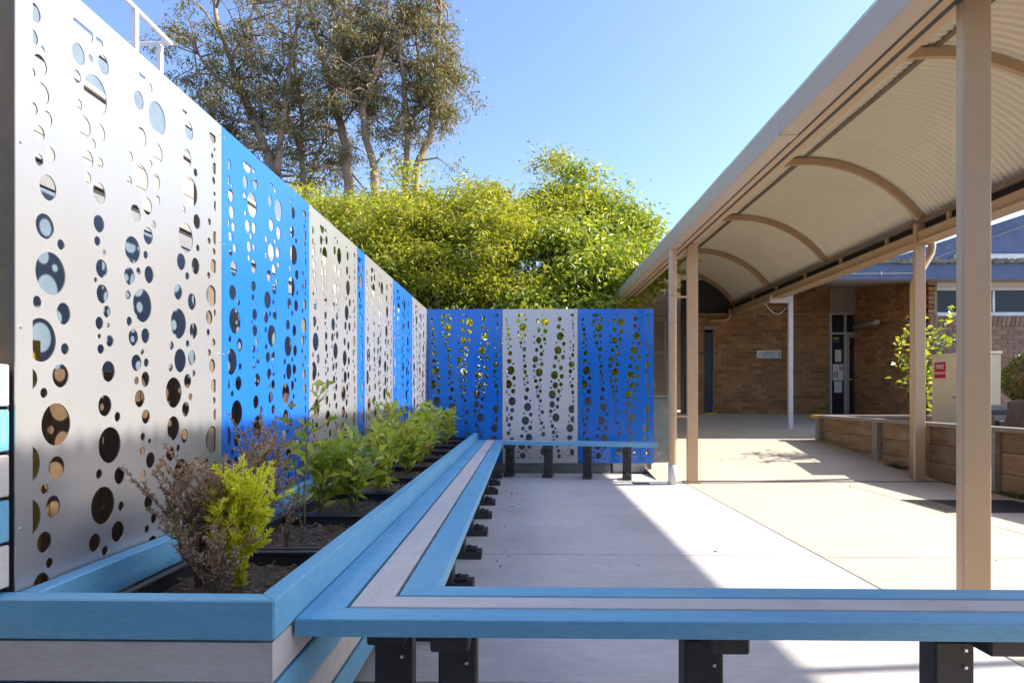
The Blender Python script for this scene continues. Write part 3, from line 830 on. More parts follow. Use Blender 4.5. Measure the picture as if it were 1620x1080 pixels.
rf_ = MB().add([(5.97, 12.58, 3.98), (15.5, 12.58, 3.98), (15.5, 17.5, 4.35), (5.97, 17.5, 4.35), (5.97, 12.58, 4.02), (15.5, 12.58, 4.02), (15.5, 17.5, 4.40), (5.97, 17.5, 4.40)],
               [(0,3,2,1),(4,5,6,7),(0,1,5,4),(1,2,6,5),(2,3,7,6),(3,0,4,7)])
roof = obj('roof', rf_.mesh('roof'), M['lilac_roof'], bb)
# blue gable above
def XZprism(pts, y0, y1):
    mb = MB(); n = len(pts)
    return mb.add([(x, y0, z) for x, z in pts] + [(x, y1, z) for x, z in pts], [tuple(range(n)), tuple(range(2*n-1, n-1, -1))] + [(i, n+i, n+(i+1) % n, (i+1) % n) for i in range(n)])
sl_ = .33
obj('gable', XZprism([(8.2, 4.06), (8.2, 4.30), (16, 4.30 + sl_*7.8), (23.8, 4.30), (23.8, 4.06)], 15.0, 15.2).mesh('gable'), M['navy'], bb)
obj('barge_board', XZprism([(7.7, 4.25), (16, 4.25 + sl_*8.3), (16, 4.58 + sl_*8.3), (7.7, 4.58)], 14.75, 14.99).mesh('barge_board'), M['lilac_roof'], bb)
obj('barge_flashing', XZprism([(7.7, 4.585), (16, 4.585 + sl_*8.3), (16, 4.63 + sl_*8.3), (7.7, 4.63)], 14.70, 15.2).mesh('barge_flashing'), M['white_paint'], bb)
obj('cover_strip', XZprism([(9.5, 4.34), (16, 4.34 + .36*6.5), (16, 4.37 + .36*6.5), (9.5, 4.37)], 14.975, 14.998).mesh('cover_strip'), M['mid_grey'], bb)
wbox('gable_ledge', M['white_paint'], bb, 10.7, 20, 14.90, 14.99, 4.56, 4.70, .004)
# glazed entry beside the far wall
dz = .72
ent = wbox('entry_frame', M['alu'], bb, 8.145, 8.195, FY - .06, FY + .04, dz, 3.40, .003)
wbox('transom', M['alu'], ent, 8.196, 8.80, FY - .058, FY + .038, 3.345, 3.40, .003)
wbox('transom', M['alu'], ent, 8.196, 8.80, FY - .057, FY + .037, 2.83, 2.88, .003)
wbox('mullion', M['alu'], ent, 8.53, 8.585, FY - .056, FY + .036, dz, 3.344, .003)
wbox('pane', M['door_glass'], ent, 8.197, 8.529, FY - .01, FY, 2.881, 3.344)
wbox('pane', M['door_glass'], ent, 8.197, 8.529, FY - .01, FY, dz, 2.829)
wbox('pane', M['door_glass'], ent, 8.586, 8.80, FY - .01, FY, 2.881, 3.344)
dr = wbox('door', M['beige'], bb, 8.588, 8.66, FY - .05, FY + .02, dz, 2.82, .003)
wbox('pane', M['door_glass'], dr, 8.661, 8.80, FY - .02, FY - .01, dz, 2.75)
wbox('door_head', M['beige'], dr, 8.661, 8.80, FY - .048, FY + .02, 2.751, 2.82)
wbox('handle', M['alu'], dr, 8.60, 8.72, FY - .09, FY - .052, 1.62, 1.65, .004)
wbox('head_panel', M['beige'], bb, 8.145, 8.78, FY - .07, FY + .03, 3.405, 4.06, .003)
wbox('entry_jamb', M['alu'], ent, 8.782, 8.798, FY - .10, FY - .05, 3.40, 4.06)
# sheets of paper on the glass
def paper(x0, x1, z0, z1, label):
    p = wbox('paper', M['white_print'], None, x0, x1, FY - .016, FY - .0125, z0, z1)
    tag(p, label, 'paper', 'papers on the entry glass')
    return p
pp = paper(8.30, 8.46, 2.10, 2.42, 'small white sheet of paper, uppermost on the glazed entry beside the door')
wbox('printed_line', M['grey_print'], pp, 8.33, 8.40, FY - .0175, FY - .0165, 2.28, 2.30)
pp = paper(8.24, 8.515, 1.60, 2.04, 'largest white sheet with small dark and red figures on the entry glass')
for x, z0, z1, m_ in ((8.275, 1.68, 1.82, 'dark_print'), (8.335, 1.68, 1.86, 'dark_print'), (8.41, 1.87, 1.98, 'red_print'), (8.455, 1.86, 1.97, 'dark_print')):
    wbox('printed_figure', M[m_], pp, x, x + .028, FY - .0175, FY - .0165, z0, z1)
    wbox('printed_head', M[m_], pp, x + .006, x + .022, FY - .0175, FY - .0165, z1 + .006, z1 + .028)
pp = paper(8.28, 8.48, 1.28, 1.58, 'white sheet of paper, lowest on the glazed entry beside the door')
wbox('printed_line', M['grey_print'], pp, 8.33, 8.42, FY - .0175, FY - .0165, 1.40, 1.41)
stk = tag(wbox('window_sticker', M['blue_print'], None, 8.24, 8.41, FY - .016, FY - .0125, 2.62, 2.76), 'small blue and yellow sticker near the top of the entry glass', 'sticker')
wbox('sticker_band', M['yellow'], stk, 8.255, 8.395, FY - .0175, FY - .0165, 2.70, 2.75)
# dark door at the left end of the far wall
dd = wbox('door', M['navy_door'], bb, 4.84, 5.06, FY + .01, FY + .05, .74, 2.90, .003)
wbox('door_frame', M['tan_dark'], dd, 5.062, 5.088, FY - .02, FY + .06, .72, 2.96)
wbox('door_frame', M['tan_dark'], dd, 4.832, 4.839, FY - .02, FY + .06, .72, 2.96)
wbox('door_head', M['mid_grey'], dd, 4.832, 5.088, FY - .02, FY + .06, 2.961, 3.05)
wbox('step', M['yellow'], dd, 4.83, 5.10, FY - .25, FY - .03, .70, .75, .005)
obj('waste_pipe', MB().tube([(4.9, FY - .07, 3.18), (5.35, FY - .07, 3.20), (5.44, FY - .07, 3.22), (5.50, FY - .07, 3.30), (5.50, FY - .07, 3.5)], .04, 12).mesh('waste_pipe', smooth=True), M['tan'], bb)
# veranda post with its bracket
vp = wbox('veranda_post', M['pvc'], bb, 5.91, 6.01, 13.35, 13.42, ramp_z(13.4) - .02, 3.62, .005)
wbox('bracket_arm', M['pvc'], vp, 5.50, 5.909, 13.355, 13.415, 3.27, 3.43, .004)
obj('cable', MB().tube([(5.42 + .07*i, 13.45, 3.27 - .24 * math.sin(math.pi * i / 8)) for i in range(9)], .009, 6).mesh('cable'), M['pvc'], bb)
# wall lamp
wlamp = thing('wall_lamp', (8.7, 14.9, 3.0), 'brown tubular wall lamp with clear lens on the brick side wall', 'lamp')
a = P(1338, 497, 15.6); e = P(1362, 492, 13.9)
obj('lamp_body', MB().tube([(8.66, 15.7, 2.99), (8.66, 14.95, 3.0)], .075, 16).mesh('lamp_body', smooth=True), M['tan_dark'], wlamp)
obj('lens', MB().tube([(8.66, 14.94, 3.0), (8.66, 14.72, 3.0), (8.66, 14.66, 3.0)], [.07, .07, .04], 16).mesh('lens', smooth=True), M['lens'], wlamp)
wbox('mount', M['tan_dark'], wlamp, 8.72, 8.79, 15.1, 15.4, 2.93, 3.06)

# sign with the room number
def text(name, s, size, m, parent, loc, rot, ext=.001, align='LEFT', bold=0.0):
    cu = bpy.data.curves.new(name, 'FONT'); cu.body = s; cu.size = size; cu.extrude = ext; cu.align_x = align; cu.align_y = 'CENTER'; cu.offset = bold
    t = bpy.data.objects.new(name, cu)
    me = bpy.data.meshes.new_from_object(t); me.name = name
    bpy.data.objects.remove(t); bpy.data.curves.remove(cu)
    return obj(name, me, m, parent, loc, rot=rot)
s0, s1 = P(1197.5, 566, FY - .04), P(1236, 554, FY - .04)
sg = thing('room_sign', ((s0.x + s1.x)/2, FY - .04, s0.z), 'white room sign with blue lettering and number 2 on the brick wall', 'sign')
wbox('plate', M['white_print'], sg, s0.x, s1.x, FY - .032, FY - .014, s0.z, s1.z, .003)
wd, hh = s1.x - s0.x, s1.z - s0.z
text('lettering', 'LEARNING', .085, M['blue_print'], sg, (s0.x + wd*.50, FY - .034, s0.z + hh*.69), (R(90), 0, 0), align='CENTER', bold=.001)
text('lettering', 'MODULE', .085, M['blue_print'], sg, (s0.x + wd*.50, FY - .034, s0.z + hh*.29), (R(90), 0, 0), align='CENTER', bold=.001)
text('number', '2', .19, M['blue_print'], sg, (s0.x + wd*.83, FY - .034, s0.z + hh*.5), (R(90), 0, 0), bold=.002)
lg = MB()
lg.add([(s0.x + wd*.06, FY - .034, s0.z + hh*.35), (s0.x + wd*.17, FY - .034, s0.z + hh*.35), (s0.x + wd*.115, FY - .034, s0.z + hh*.75)], [(0, 1, 2)])
obj('emblem', lg.mesh('emblem'), M['grey_print'], sg)

# dark end of the walkway
ew = thing('end_wall', (3.6, 19.6, .7), 'dark boarded wall closing the far end of the covered walkway', 'wall')
for i in range(20): wbox('board', M['tan_dark'], ew, -.5, 5.6, 19.5 + .004*(i % 2), 19.56, .5 + i*.22, .5 + (i+1)*.22 - .012, .004)
wbox('backing', M['char'], ew, -.5, 5.6, 19.57, 19.65, .3, 5.0)
gt = thing('mesh_gate', (2.95, 14.2, .5), 'dark metal gate with rails behind the downpipe', 'gate')
for x in (2.42, 2.9, 3.35): wbox('gate_post', M['tan_dark'], gt, x, x + .05, 14.2, 14.25, .45, 3.0)
for z in (.75, 1.45, 2.2, 2.95): wbox('rail', M['tan_dark'], gt, 2.47, 3.35, 14.205, 14.245, z, z + .05)
for i in range(28): wbox('bar', M['char'], gt, 2.48 + i*.031, 2.49 + i*.031, 14.22, 14.23, .80, 2.95)

# ================================================================ SLEEPER BED
sb = thing('sleeper_bed', (5.95, 8, 0), 'garden bed walled with weathered timber sleepers right of the ramp', 'garden bed')
def sleeper(m, y0, y1, z0, z1, x0=5.875, x1=5.945):
    me = boxmesh('sleeper', y1 - y0, x1 - x0, z1 - z0, .006)
    if me.materials and me.materials[0] != m: me = me.copy(); me.materials.clear()
    return obj('sleeper', me, m, sb, ((x0+x1)/2, (y0+y1)/2, z0), R(90))
cuts = [4.2, 5.9, 7.46, 8.7, 9.93, 11.84]
for a, b_ in zip(cuts[:-1], cuts[1:]):
    for k, (z0, z1) in enumerate(((.004, .252), (.257, .507), (.513, .763))):
        sleeper(M['sleeper'], a + .004, b_ - .004, z0, z1, 5.875 + .006*(k % 2), 5.945 + .006*(k % 2))
for y in (11.78, 9.86, 7.42, 5.86): wbox('post', M['sleeper_grey'], sb, 5.795, 5.873, y, y + .14, -.02, .765, .006)
for a, b_ in ((4.2, 6.9), (6.9, 9.4), (9.4, 11.74)):
    me = boxmesh('capping', b_ - a - .004, .20, .055, .005)
    obj('capping', me, M['sleeper_grey'], sb, (5.88, (a+b_)/2, .766), R(90))
wbox('capping', M['sleeper_grey'], sb, 5.90, 8.79, 11.745, 11.94, .766, .821, .005)
wbox('painted_end', M['yellow'], sb, 5.70, 5.898, 11.744, 11.941, .765, .822, .004)
for k, (z0, z1) in enumerate(((.004, .252), (.257, .507), (.513, .763))): wbox('sleeper', M['sleeper'], sb, 5.95, 8.78, 11.80 + .005*k, 11.87 + .005*k, z0 + .0, z1, .005)
vs, fs = [], []
r5 = random.Random(9)
for j in range(31):
    for i in range(11): vs.append((5.955 + i*.285, 4.2 + j*.253, .66 + r5.uniform(-.02, .02)))
for j in range(30):
    for i in range(10): a = j*11+i; fs.append((a, a+1, a+12, a+11))
obj('soil', MB().add(vs, fs).mesh('soil'), M['soil'], sb)

# hydrant cabinet
hc = thing('hydrant_cabinet', (6.98, 9.53, .66), 'cream steel fire hydrant cabinet with red sign behind the sleepers', 'cabinet')
wbox('body', M['cabinet'], hc, 6.75, 7.20, 9.10, 9.95, .66, 1.83, .006)
wbox('top_cap', M['cabinet'], hc, 6.735, 7.215, 9.085, 9.965, 1.831, 1.87, .005)
wbox('door_leaf', M['cabinet'], hc, 6.738, 6.749, 9.14, 9.92, .70, 1.80, .003)
wbox('latch', M['tan_dark'], hc, 6.728, 6.7375, 9.40, 9.45, 1.17, 1.195, .003)
red = wbox('hydrant_sign', M['red'], hc, 6.733, 6.7375, 9.61, 9.87, 1.485, 1.745, .002)
text('lettering', 'FIRE', .100, M['white_print'], red, (6.7325, 9.74, 1.668), (R(90), 0, R(-90)), align='CENTER', bold=.0022)
text('lettering', 'HYDRANT', .060, M['white_print'], red, (6.7325, 9.74, 1.565), (R(90), 0, R(-90)), align='CENTER', bold=.0016)
# log and slats in the bed
lgm = MB().tube([(0, 0, -.05), (.02, .01, .1), (.05, .0, .24), (.06, .0, .27)], [.20, .19, .19, .16], 14).mesh('log')
bmx = bmesh.new(); bmx.from_mesh(lgm)
for v in bmx.verts: v.co += Vector((r5.uniform(-.02, .02), r5.uniform(-.02, .02), r5.uniform(-.015, .015)))
bmx.to_mesh(lgm); bmx.free()
tag(obj('log_stump', lgm, M['bark_dark'], None, (6.62, 8.0, .83)), 'dark rough log stump at the right edge above the sleeper wall', 'log')
sb2 = thing('slat_edging', (7.8, 8.9, .66), 'dark horizontal slats below the round bush at the right edge', 'edging')
for k in range(4): wbox('slat', M['char'] if k % 2 == 0 else M['sleeper_grey'], sb2, 6.9, 9.0, 8.75 + k*.09, 8.83 + k*.09, .66 + .0*k, .84 + k*.075, .005)

# ================================================================ PLANTS
def shrub(name, base, label, cat, group, stems, leaf_n, leaf_len, leaf_w, lm, sm, seed, spread, height, up=.5, droop=.1, top_bias=.3, fine=1.0):
    """stems fan out from the soil; each leaf is a face of its own on a stem or twig"""
    rng = np.random.default_rng(seed); r = random.Random(seed)
    base = Vector(base)
    t = thing(name, base, label, cat, group)
    mb = MB(); P0, D0 = [], []
    twigs = []
    for s in range(stems):
        az = 2 * math.pi * s / stems + r.uniform(-.5, .5); lean = r.uniform(.1, 1.0) * spread
        h = height * r.uniform(.7, 1.0)
        pts = []
        for k in range(6):
            f = k / 5
            pts.append(base + Vector((math.cos(az) * lean * f**1.3 + r.uniform(-.012, .012), math.sin(az) * lean * f**1.3 + r.uniform(-.012, .012), h * f - .01)))
        mb.tube(pts, [.0055*fine, .005*fine, .004*fine, .0035*fine, .0025*fine, .0012*fine], 5)
        twigs.append(pts)
        for k in range(2, 6):
            for q in range(2):
                a2 = r.uniform(0, 6.28); l2 = height * r.uniform(.10, .26)
                e = pts[k] + Vector((math.cos(a2) * l2, math.sin(a2) * l2, l2 * r.uniform(.3, 1.3)))
                mid = (pts[k] + e) / 2 + Vector((0, 0, -.01))
                mb.tube([pts[k], mid, e], [.0025*fine, .002*fine, .001*fine], 4)
                twigs.append([pts[k], mid, e])
    obj('stems', mb.mesh('stems'), sm, t)
    wts = np.array([sum((a - b_).length for a, b_ in zip(tw[:-1], tw[1:])) for tw in twigs]); wts /= wts.sum()
    cnt = rng.choice(len(twigs), leaf_n, p=wts)
    for ci in cnt:
        tw = twigs[ci]; f = (top_bias + (1 - top_bias) * r.random()) if ci < stems * 9 and len(tw) > 3 else r.random()
        k = min(int(f * (len(tw) - 1)), len(tw) - 2); g = f * (len(tw) - 1) - k
        p = tw[k].lerp(tw[k+1], g); ax = (tw[k+1] - tw[k]).normalized()
        rd = Vector((r.gauss(0, 1), r.gauss(0, 1), r.gauss(0, .5)))
        d = (rd.normalized() + ax * up + Vector((0, 0, up * .4)))
        P0.append(p); D0.append(d)
    ll = rng.uniform(.6, 1.1, leaf_n)
    me = leaves_mesh('leaves', np.array(P0), np.array(D0), leaf_len * ll, leaf_w * ll, rng, droop)
    obj('leaves', me, lm, t)
    return t

SOIL = .53
GP = 'plants in the planter tubs'
shrub('heath_bush', (-1.17, 2.12, SOIL), 'grey brown heath bush nearest the viewer at the end of the planter', 'bush', GP, 14, 11000, .018, .0075, M['heath_leaf'], M['stem'], 1, .15, .43, .7, fine=.5)
shrub('heath_bush', (-1.05, 1.98, SOIL), 'low brown heath bush in front of the lime bush', 'bush', GP, 8, 3600, .016, .0065, M['heath_leaf'], M['stem'], 2, .11, .25, .7, fine=.5)
shrub('lime_bush', (-1.02, 2.12, SOIL), 'bright lime yellow feathery bush near the end of the planter', 'bush', GP, 26, 19000, .023, .006, M['lime_leaf'], M['lime_stem'], 3, .10, .38, .8, 0.0, .0)
shrub('heath_bush', (-1.26, 2.86, SOIL), 'purplish heath bush behind the lime bush, against the blue panel', 'bush', GP, 12, 8000, .018, .0075, M['heath_leaf'], M['stem'], 4, .15, .50, .7, fine=.5)
shrub('heath_bush', (-1.05, 2.62, SOIL), 'thin reddish twiggy seedling beside the dry leaf', 'plant', GP, 3, 160, .018, .008, M['heath_leaf'], M['stem'], 14, .06, .26, .7)
shrub('leafy_plant', (-1.17, 3.12, SOIL), 'tallest single stemmed green plant in the planter', 'plant', GP, 2, 50, .105, .042, M['lilly_leaf'], M['green_stem'], 5, .05, .64, .5, .12, .15, 1.2)
spots = [(-1.20, 3.42, .40, 'green leafy plant just beyond the tallest single stem'), (-1.0, 3.50, .40, 'bushy green plant at the inner side of the third tub'),
         (-1.02, 3.95, .42, 'bushy green plant leaning over the blue planter edge'), (-1.22, 4.1, .40, 'green plant at the back of the fourth tub, against the silver panel'),
         (-1.10, 4.75, .50, 'tall bright green plant in front of the thin blue strip'), (-1.0, 5.05, .44, 'green plant halfway along the planter, inner side'),
         (-1.2, 5.4, .44, 'green plant halfway along the planter, panel side'), (-1.0, 5.75, .45, 'yellow green plant just past halfway, inner side'),
         (-1.15, 6.2, .46, 'yellow green plant before the second wide blue panel'), (-1.0, 6.6, .46, 'yellow green plant, fourth from the far end'),
         (-1.12, 7.1, .46, 'yellow green plant, third from the far end'), (-1.0, 7.7, .46, 'yellow green plant, second from the far end'), (-1.08, 8.4, .44, 'yellow green plant at the far end of the planter')]
for i, (x, y, h, lab) in enumerate(spots):
    rq = random.Random(900 + i)
    shrub('leafy_plant', (x + rq.uniform(-.05, .05), y + rq.uniform(-.08, .08), SOIL), lab, 'plant', GP, rq.choice((4, 5, 6)), rq.randint(190, 300), .128 * rq.uniform(.85, 1.15), .034, M['lilly_leaf'], M['green_stem'], 20 + i, .14 * rq.uniform(.6, 1.35), h * rq.uniform(.85, 1.2), 1.0, .22, .12, 1.0)
shrub('heath_bush', (-1.2, 5.0, SOIL), 'purplish heath bush among the green plants halfway along', 'bush', GP, 8, 2400, .018, .008, M['heath_leaf'], M['stem'], 41, .15, .46, .7)
shrub('heath_bush', (-1.0, 6.15, SOIL), 'brownish heath bush among the yellow green plants', 'bush', GP, 8, 2400, .018, .008, M['heath_leaf'], M['stem'], 42, .14, .40, .7)
# garden bed plants on the right
shrub('young_tree', (7.0, 10.5, .66), 'young glossy leaved tree beside the hydrant cabinet', 'tree', None, 8, 600, .14, .058, M['lilly_leaf'], M['stem'], 60, .50, 1.85, .5, .25, .2, 2.5)
def ball_bush(base, rad, label, seed):
    t = thing('round_bush', base, label, 'bush')
    rng = np.random.default_rng(seed)
    n = 9000
    d = rng.normal(size=(n, 3)); d /= np.linalg.norm(d, axis=1, keepdims=True)
    rr = rad * (1 - np.abs(rng.normal(0, .10, n))) * (1 + .08 * np.sin(5*d[:, 0] + 3*d[:, 2]))
    c = np.array([base[0], base[1], base[2] + rad * .95])
    obj('leaves', leaves_mesh('leaves', c + d * rr[:, None] * np.array([1.1, 1.1, .95]), d + rng.normal(0, .6, (n, 3)), rng.uniform(.03, .055, n), .016, rng, .05), M['ball_leaf'], t)
    obj('stems', MB().tube([(base[0], base[1], base[2] - .1), (base[0], base[1], base[2] + rad)], [.04, .02], 7).mesh('stems'), M['stem'], t)
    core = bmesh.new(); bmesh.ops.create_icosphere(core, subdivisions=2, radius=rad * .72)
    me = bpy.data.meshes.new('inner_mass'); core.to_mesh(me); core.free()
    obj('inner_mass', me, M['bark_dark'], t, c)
ball_bush((7.95, 9.35, 1.10), .40, 'round clipped bush at the right edge of the picture', 61)
# weeds at the foot of the sleepers
rng = np.random.default_rng(77)
for cx, cy, lab in ((5.78, 9.3, 'small tuft of weeds at the foot of the second sleeper post'), (5.80, 7.1, 'small tuft of weeds at the foot of the sleepers near the steel grate')):
    n = 160
    pos = np.c_[cx + rng.normal(0, .03, n), cy + rng.normal(0, .16, n), np.full(n, ramp_z(cy))]
    dd_ = np.c_[rng.normal(0, .6, n), rng.normal(0, .6, n), np.ones(n)]
    tag(obj('weed_tuft', leaves_mesh('weed_tuft', pos, dd_, rng.uniform(.04, .11, n), .012, rng, .1), M['weed']), lab, 'weeds', None, 'stuff')

# ================================================================ TREES
def tree(name, base, label, group, limbs, r0, lm, bm_, seed, sub, sublen, cl_n, cl_r, leaf, droop, updir, gap=.0, t0=.3, hang=0.0, back=0.0, flat=.62):
    """limbs: polylines; twigs leave them and end in loose clumps of leaves"""
    r = random.Random(seed); rng = np.random.default_rng(seed)
    t = thing(name, base, label, 'tree', group)
    mb = MB(); cl = []
    for li, (pts, ra, rb) in enumerate(limbs):
        pts = [Vector(p) for p in pts]
        fine = []
        for a, b_ in zip(pts[:-1], pts[1:]):
            for k in range(4): fine.append(a.lerp(b_, k/4) + Vector((r.gauss(0, .03), r.gauss(0, .03), 0)) * ra * 4)
        fine.append(pts[-1])
        n = len(fine)
        mb.tube(fine, [ra + (rb - ra) * i / (n - 1) for i in range(n)], 8)
        for s in range(sub):
            f = t0 + (1 - t0) * r.random(); i = min(int(f * (n - 1)), n - 2)
            p = fine[i].lerp(fine[i+1], f * (n-1) - i)
            d = Vector((r.gauss(0, 1), r.gauss(back, 1), r.gauss(updir, .55))).normalized()
            l = sublen * r.uniform(.45, 1.15)
            e = p + d * l; m1 = p + d * l * .5 + Vector((r.gauss(0, .08), r.gauss(0, .08), .06)) * l
            e.z -= hang * l
            mb.tube([p, m1, e], [rb * .7 + .012, rb * .45 + .008, .006], 5)
            cl.append(e)
            if r.random() < .8:
                e2 = m1 + Vector((r.gauss(0, 1), r.gauss(0, 1), r.gauss(updir, .5))).normalized() * l * .55
                mb.tube([m1, e2], [.012, .004], 4); cl.append(e2)
        cl.append(fine[-1])
    obj('trunk', mb.mesh('trunk', smooth=True), bm_, t)
    P_, D_ = [], []
    for c in cl:
        if r.random() < gap: continue
        n = int(cl_n * r.uniform(.5, 1.3)); rad = cl_r * r.uniform(.6, 1.25)
        q = rng.normal(0, 1, (n, 3)) * np.array([rad, rad, rad * flat]) * .55
        P_.append(np.array(c) + q)
        d = rng.normal(0, 1, (n, 3)) * np.array([1, 1, .6]); d[:, 2] -= droop
        d += q / rad * .5
        D_.append(d)
    P_ = np.concatenate(P_); D_ = np.concatenate(D_); n = len(P_)
    k = rng.uniform(.65, 1.2, n)
    obj('crown', leaves_mesh('crown', P_, D_, leaf[0] * k, leaf[1] * k, rng, .12), lm, t)
    return n

def px(points, Y, dy=None):
    return [P(x, y, Y + (dy[i] if dy else 0)) for i, (x, y) in enumerate(points)]
GT = 'gum trees behind the panels'
nl = 0
gum = dict(r0=.3, lm=M['gum_leaf'], bm_=M['bark'], sub=26, sublen=2.1, cl_n=106, cl_r=.49, leaf=(.20, .05), droop=.9, updir=.35, t0=.22, hang=.15, back=.45)
gums = [
 ('gum tree furthest left with a trunk leaning up to the left', 25, [
    ([(446, 560), (443, 420), (438, 275), (420, 232), (402, 195), (385, 150), (365, 95), (345, 40), (335, -20)], .24, .07),
    ([(438, 275), (443, 220), (452, 160), (460, 100), (470, 40), (480, -30)], .14, .04),
    ([(385, 150), (350, 130), (322, 100), (300, 60)], .08, .03), ([(402, 195), (370, 190), (335, 170), (310, 150)], .08, .03), ([(365, 95), (390, 50), (405, 0)], .07, .03),
    ([(420, 232), (385, 235), (345, 225)], .06, .03)]),
 ('slim forked gum tree second from the left', 27, [
    ([(492, 560), (490, 400), (484, 305), (476, 240), (463, 200), (450, 170)], .18, .06),
    ([(476, 240), (478, 190), (470, 130), (462, 60), (455, 0)], .11, .04), ([(484, 305), (500, 250), (520, 210)], .08, .03), ([(463, 200), (435, 165), (420, 110)], .07, .03)]),
 ('gum tree with the thickest pale trunk, in the middle of the group', 26, [
    ([(553, 560), (552, 420), (551, 292), (547, 230), (535, 180), (524, 140), (514, 100), (500, 50), (488, 0), (480, -40)], .25, .06),
    ([(524, 140), (545, 90), (545, 30), (548, -30)], .12, .04), ([(535, 180), (560, 150), (585, 120)], .09, .03), ([(514, 100), (530, 50), (525, 0)], .07, .03)]),
 ('gum tree with a forked trunk just right of the thickest trunk', 25.5, [
    ([(598, 560), (597, 400), (592, 268), (580, 220), (575, 170), (590, 130), (600, 90), (612, 40), (618, -20)], .20, .06),
    ([(575, 170), (562, 140), (555, 90)], .09, .03), ([(590, 130), (585, 70), (582, 0)], .09, .03), ([(600, 90), (635, 60), (650, 20)], .07, .03)]),
 ('gum tree furthest right with a trunk leaning to the right', 26, [
    ([(640, 560), (648, 400), (660, 265), (680, 215), (685, 175), (688, 130), (692, 80), (696, 20), (698, -30)], .20, .05),
    ([(640, 400), (642, 270), (645, 200), (640, 140), (632, 80), (640, 10)], .14, .05), ([(685, 175), (664, 120), (658, 50), (662, -10)], .09, .03),
    ([(688, 130), (704, 130), (714, 110)], .06, .03), ([(645, 200), (665, 170), (672, 150)], .06, .03)]),
]
for i, (lab, Y, limbs) in enumerate(gums):
    r = random.Random(i)
    L = []
    for pts, a, b_ in limbs:
        off = r.uniform(-1.5, 1.5)
        L.append((px(pts, Y, [off * k / len(pts) for k in range(len(pts))]), a * 1.05, b_ * 1.1))
    base = L[0][0][0].copy(); base.z = 0; L[0][0][0].z = -.1
    g = dict(gum); g['sub'] = 17; g['sublen'] = (2.1, 2.0, 2.1, 1.9, 1.5)[i]
    nl += tree('gum_tree', base, lab, GT, L, seed=100 + i, **g)
# broad golden green tree behind the far panels
def fan(base, tops, r, lift=.4):
    L = []
    for tp in tops:
        tp = Vector(tp); m1 = Vector(base).lerp(tp, .4) + Vector((r.uniform(-.3, .3), r.uniform(-.3, .3), lift))
        m2 = Vector(base).lerp(tp, .72) + Vector((r.uniform(-.2, .2), r.uniform(-.2, .2), lift * .8))
        L.append(([base, m1, m2, tp], .09, .022))
    return L
r = random.Random(31)
b1 = Vector((-2.2, 14.2, -.1)); f1 = b1 + Vector((.1, 0, 1.3))
tops = [P(x, y + 30, Y) for x, y, Y in ((500, 310, 14.2), (525, 345, 13.4), (520, 300, 14.5), (560, 300, 13.6), (600, 290, 14.8), (640, 300, 13.2), (680, 290, 14.2), (700, 330, 12.8), (740, 300, 14.6), (780, 275, 14), (815, 262, 14.6),
        (850, 290, 13.5), (900, 262, 14.8), (570, 370, 12.8), (620, 360, 12.6), (660, 390, 12.2), (720, 390, 12.4), (780, 350, 12.8), (840, 340, 13), (700, 440, 12), (640, 440, 12.2), (770, 430, 12.2), (830, 420, 12.3), (590, 420, 12.6), (540, 360, 13.8))]
L = [([b1, b1 + Vector((.05, 0, .7)), f1], .22, .16)] + fan(f1, tops, r)
nl += tree('golden_tree', Vector((-2.2, 14.2, 0)), 'broad golden green feathery tree filling the middle behind the far panels', None, L, .2, M['gold_leaf'], M['bark_dark'], 201, 6, 1.0, 480, .50, (.12, .038), .3, .35, gap=.2, t0=.55, flat=.55)
r = random.Random(32)
b2 = Vector((1.5, 14.6, -.1)); f2 = b2 + Vector((-.1, 0, 1.5))
tops = [P(x - 24, y + 40, Y) for x, y, Y in ((890, 275, 15), (930, 262, 14.6), (965, 275, 14.4), (1000, 300, 14.8), (1030, 385, 14.6), (1000, 350, 13.6), (950, 330, 13.4), (905, 330, 13.6), (980, 400, 13), (930, 400, 12.8), (890, 400, 12.8), (960, 450, 12.4), (910, 450, 12.4), (860, 450, 12.6), (1000, 320, 15.4), (1020, 330, 15))]
L = [([b2, b2 + Vector((0, 0, .8)), f2], .2, .15)] + fan(f2, tops, r)
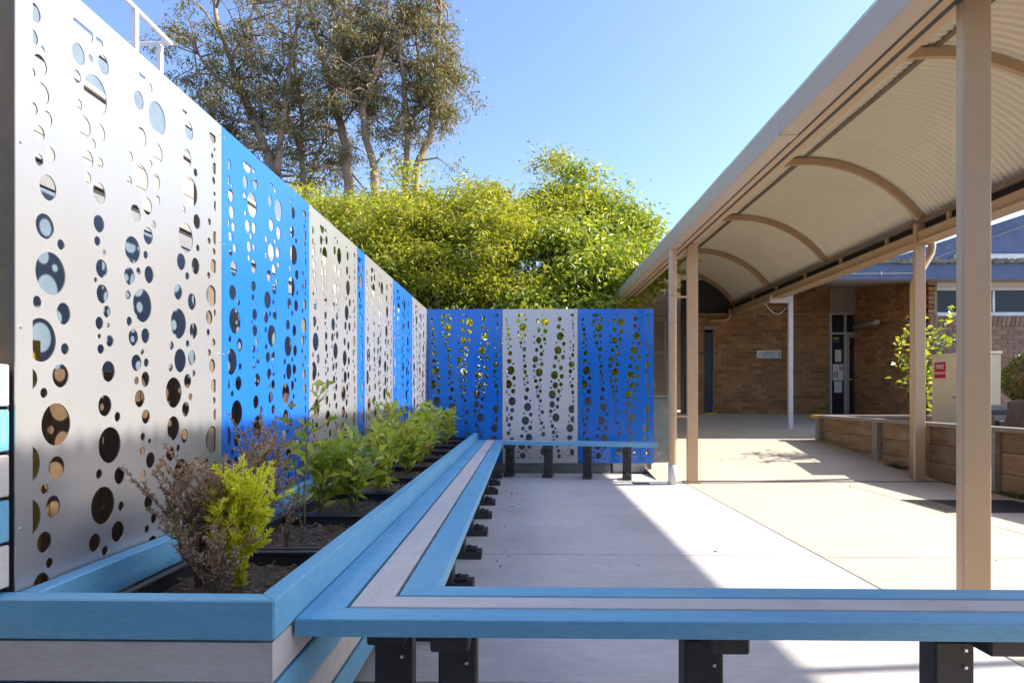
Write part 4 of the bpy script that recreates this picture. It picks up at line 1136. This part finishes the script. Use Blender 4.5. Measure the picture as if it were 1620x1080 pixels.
nl += tree('leafy_tree', Vector((1.5, 14.6, 0)), 'dense deep green tree with large drooping leaves left of the walkway roof', None, L, .2, M['big_leaf'], M['bark_dark'], 202, 7, .95, 330, .48, (.15, .052), .6, .25, gap=.18, t0=.5, flat=.6)
# low hedge of bushes that shows through the far panels
for i, (x, y, rd, lab) in enumerate(((-2.9, 11.6, 1.0, 'leafy bush behind the far corner of the screens'), (-1.2, 11.4, .95, 'leafy bush behind the far blue panel on the left'), (.3, 11.3, .95, 'leafy bush behind the pale middle panel'), (1.6, 11.6, .8, 'leafy bush behind the far blue panel on the right'))):
    rng = np.random.default_rng(300 + i); n = 5200
    t = thing('leafy_bush', (x, y, 0), lab, 'bush', 'bushes behind the far panels')
    d = rng.normal(size=(n, 3)); d /= np.linalg.norm(d, axis=1, keepdims=True)
    rr = rd * rng.uniform(.35, 1.05, n) ** .6
    pos = np.array([x, y, 1.55]) + d * rr[:, None] * np.array([1, .8, 1.35])
    pos[:, 2] = np.maximum(pos[:, 2], .1)
    obj('leaves', leaves_mesh('leaves', pos, d + rng.normal(0, .7, (n, 3)), rng.uniform(.10, .17, n), .045, rng, .15), M['gold_leaf'] if i != 3 else M['big_leaf'], t)
    mb = MB()
    for k in range(6):
        a = k * 1.05
        mb.tube([(x, y, 0), (x + .25*math.cos(a), y + .2*math.sin(a), 1.0), (x + .6*math.cos(a), y + .5*math.sin(a), 2.1)], [.04, .025, .008], 6)
    obj('stems', mb.mesh('stems'), M['bark_dark'], t)
# dry leaves blown along the bench and the drain
rng = np.random.default_rng(808); n = 46
pos = np.c_[rng.uniform(-.2, 2.2, n), rng.uniform(2.6, 8.3, n), np.full(n, .004)]
pos[:18, 0] = rng.uniform(-.28, -.05, 18); pos[18:30, 1] = rng.uniform(8.1, 8.35, 12); pos[30:40, 0] = rng.uniform(2.3, 5.6, 10)
dv = np.c_[rng.normal(0, 1, n), rng.normal(0, 1, n), rng.uniform(0, .25, n)]
tag(obj('leaf_litter', leaves_mesh('leaf_litter', pos, dv, rng.uniform(.015, .05, n), rng.uniform(.008, .018, n), rng), M['dry_leaf']), 'scattered small dry leaves on the paving', 'leaf litter', None, 'stuff')
print('leaves', nl)
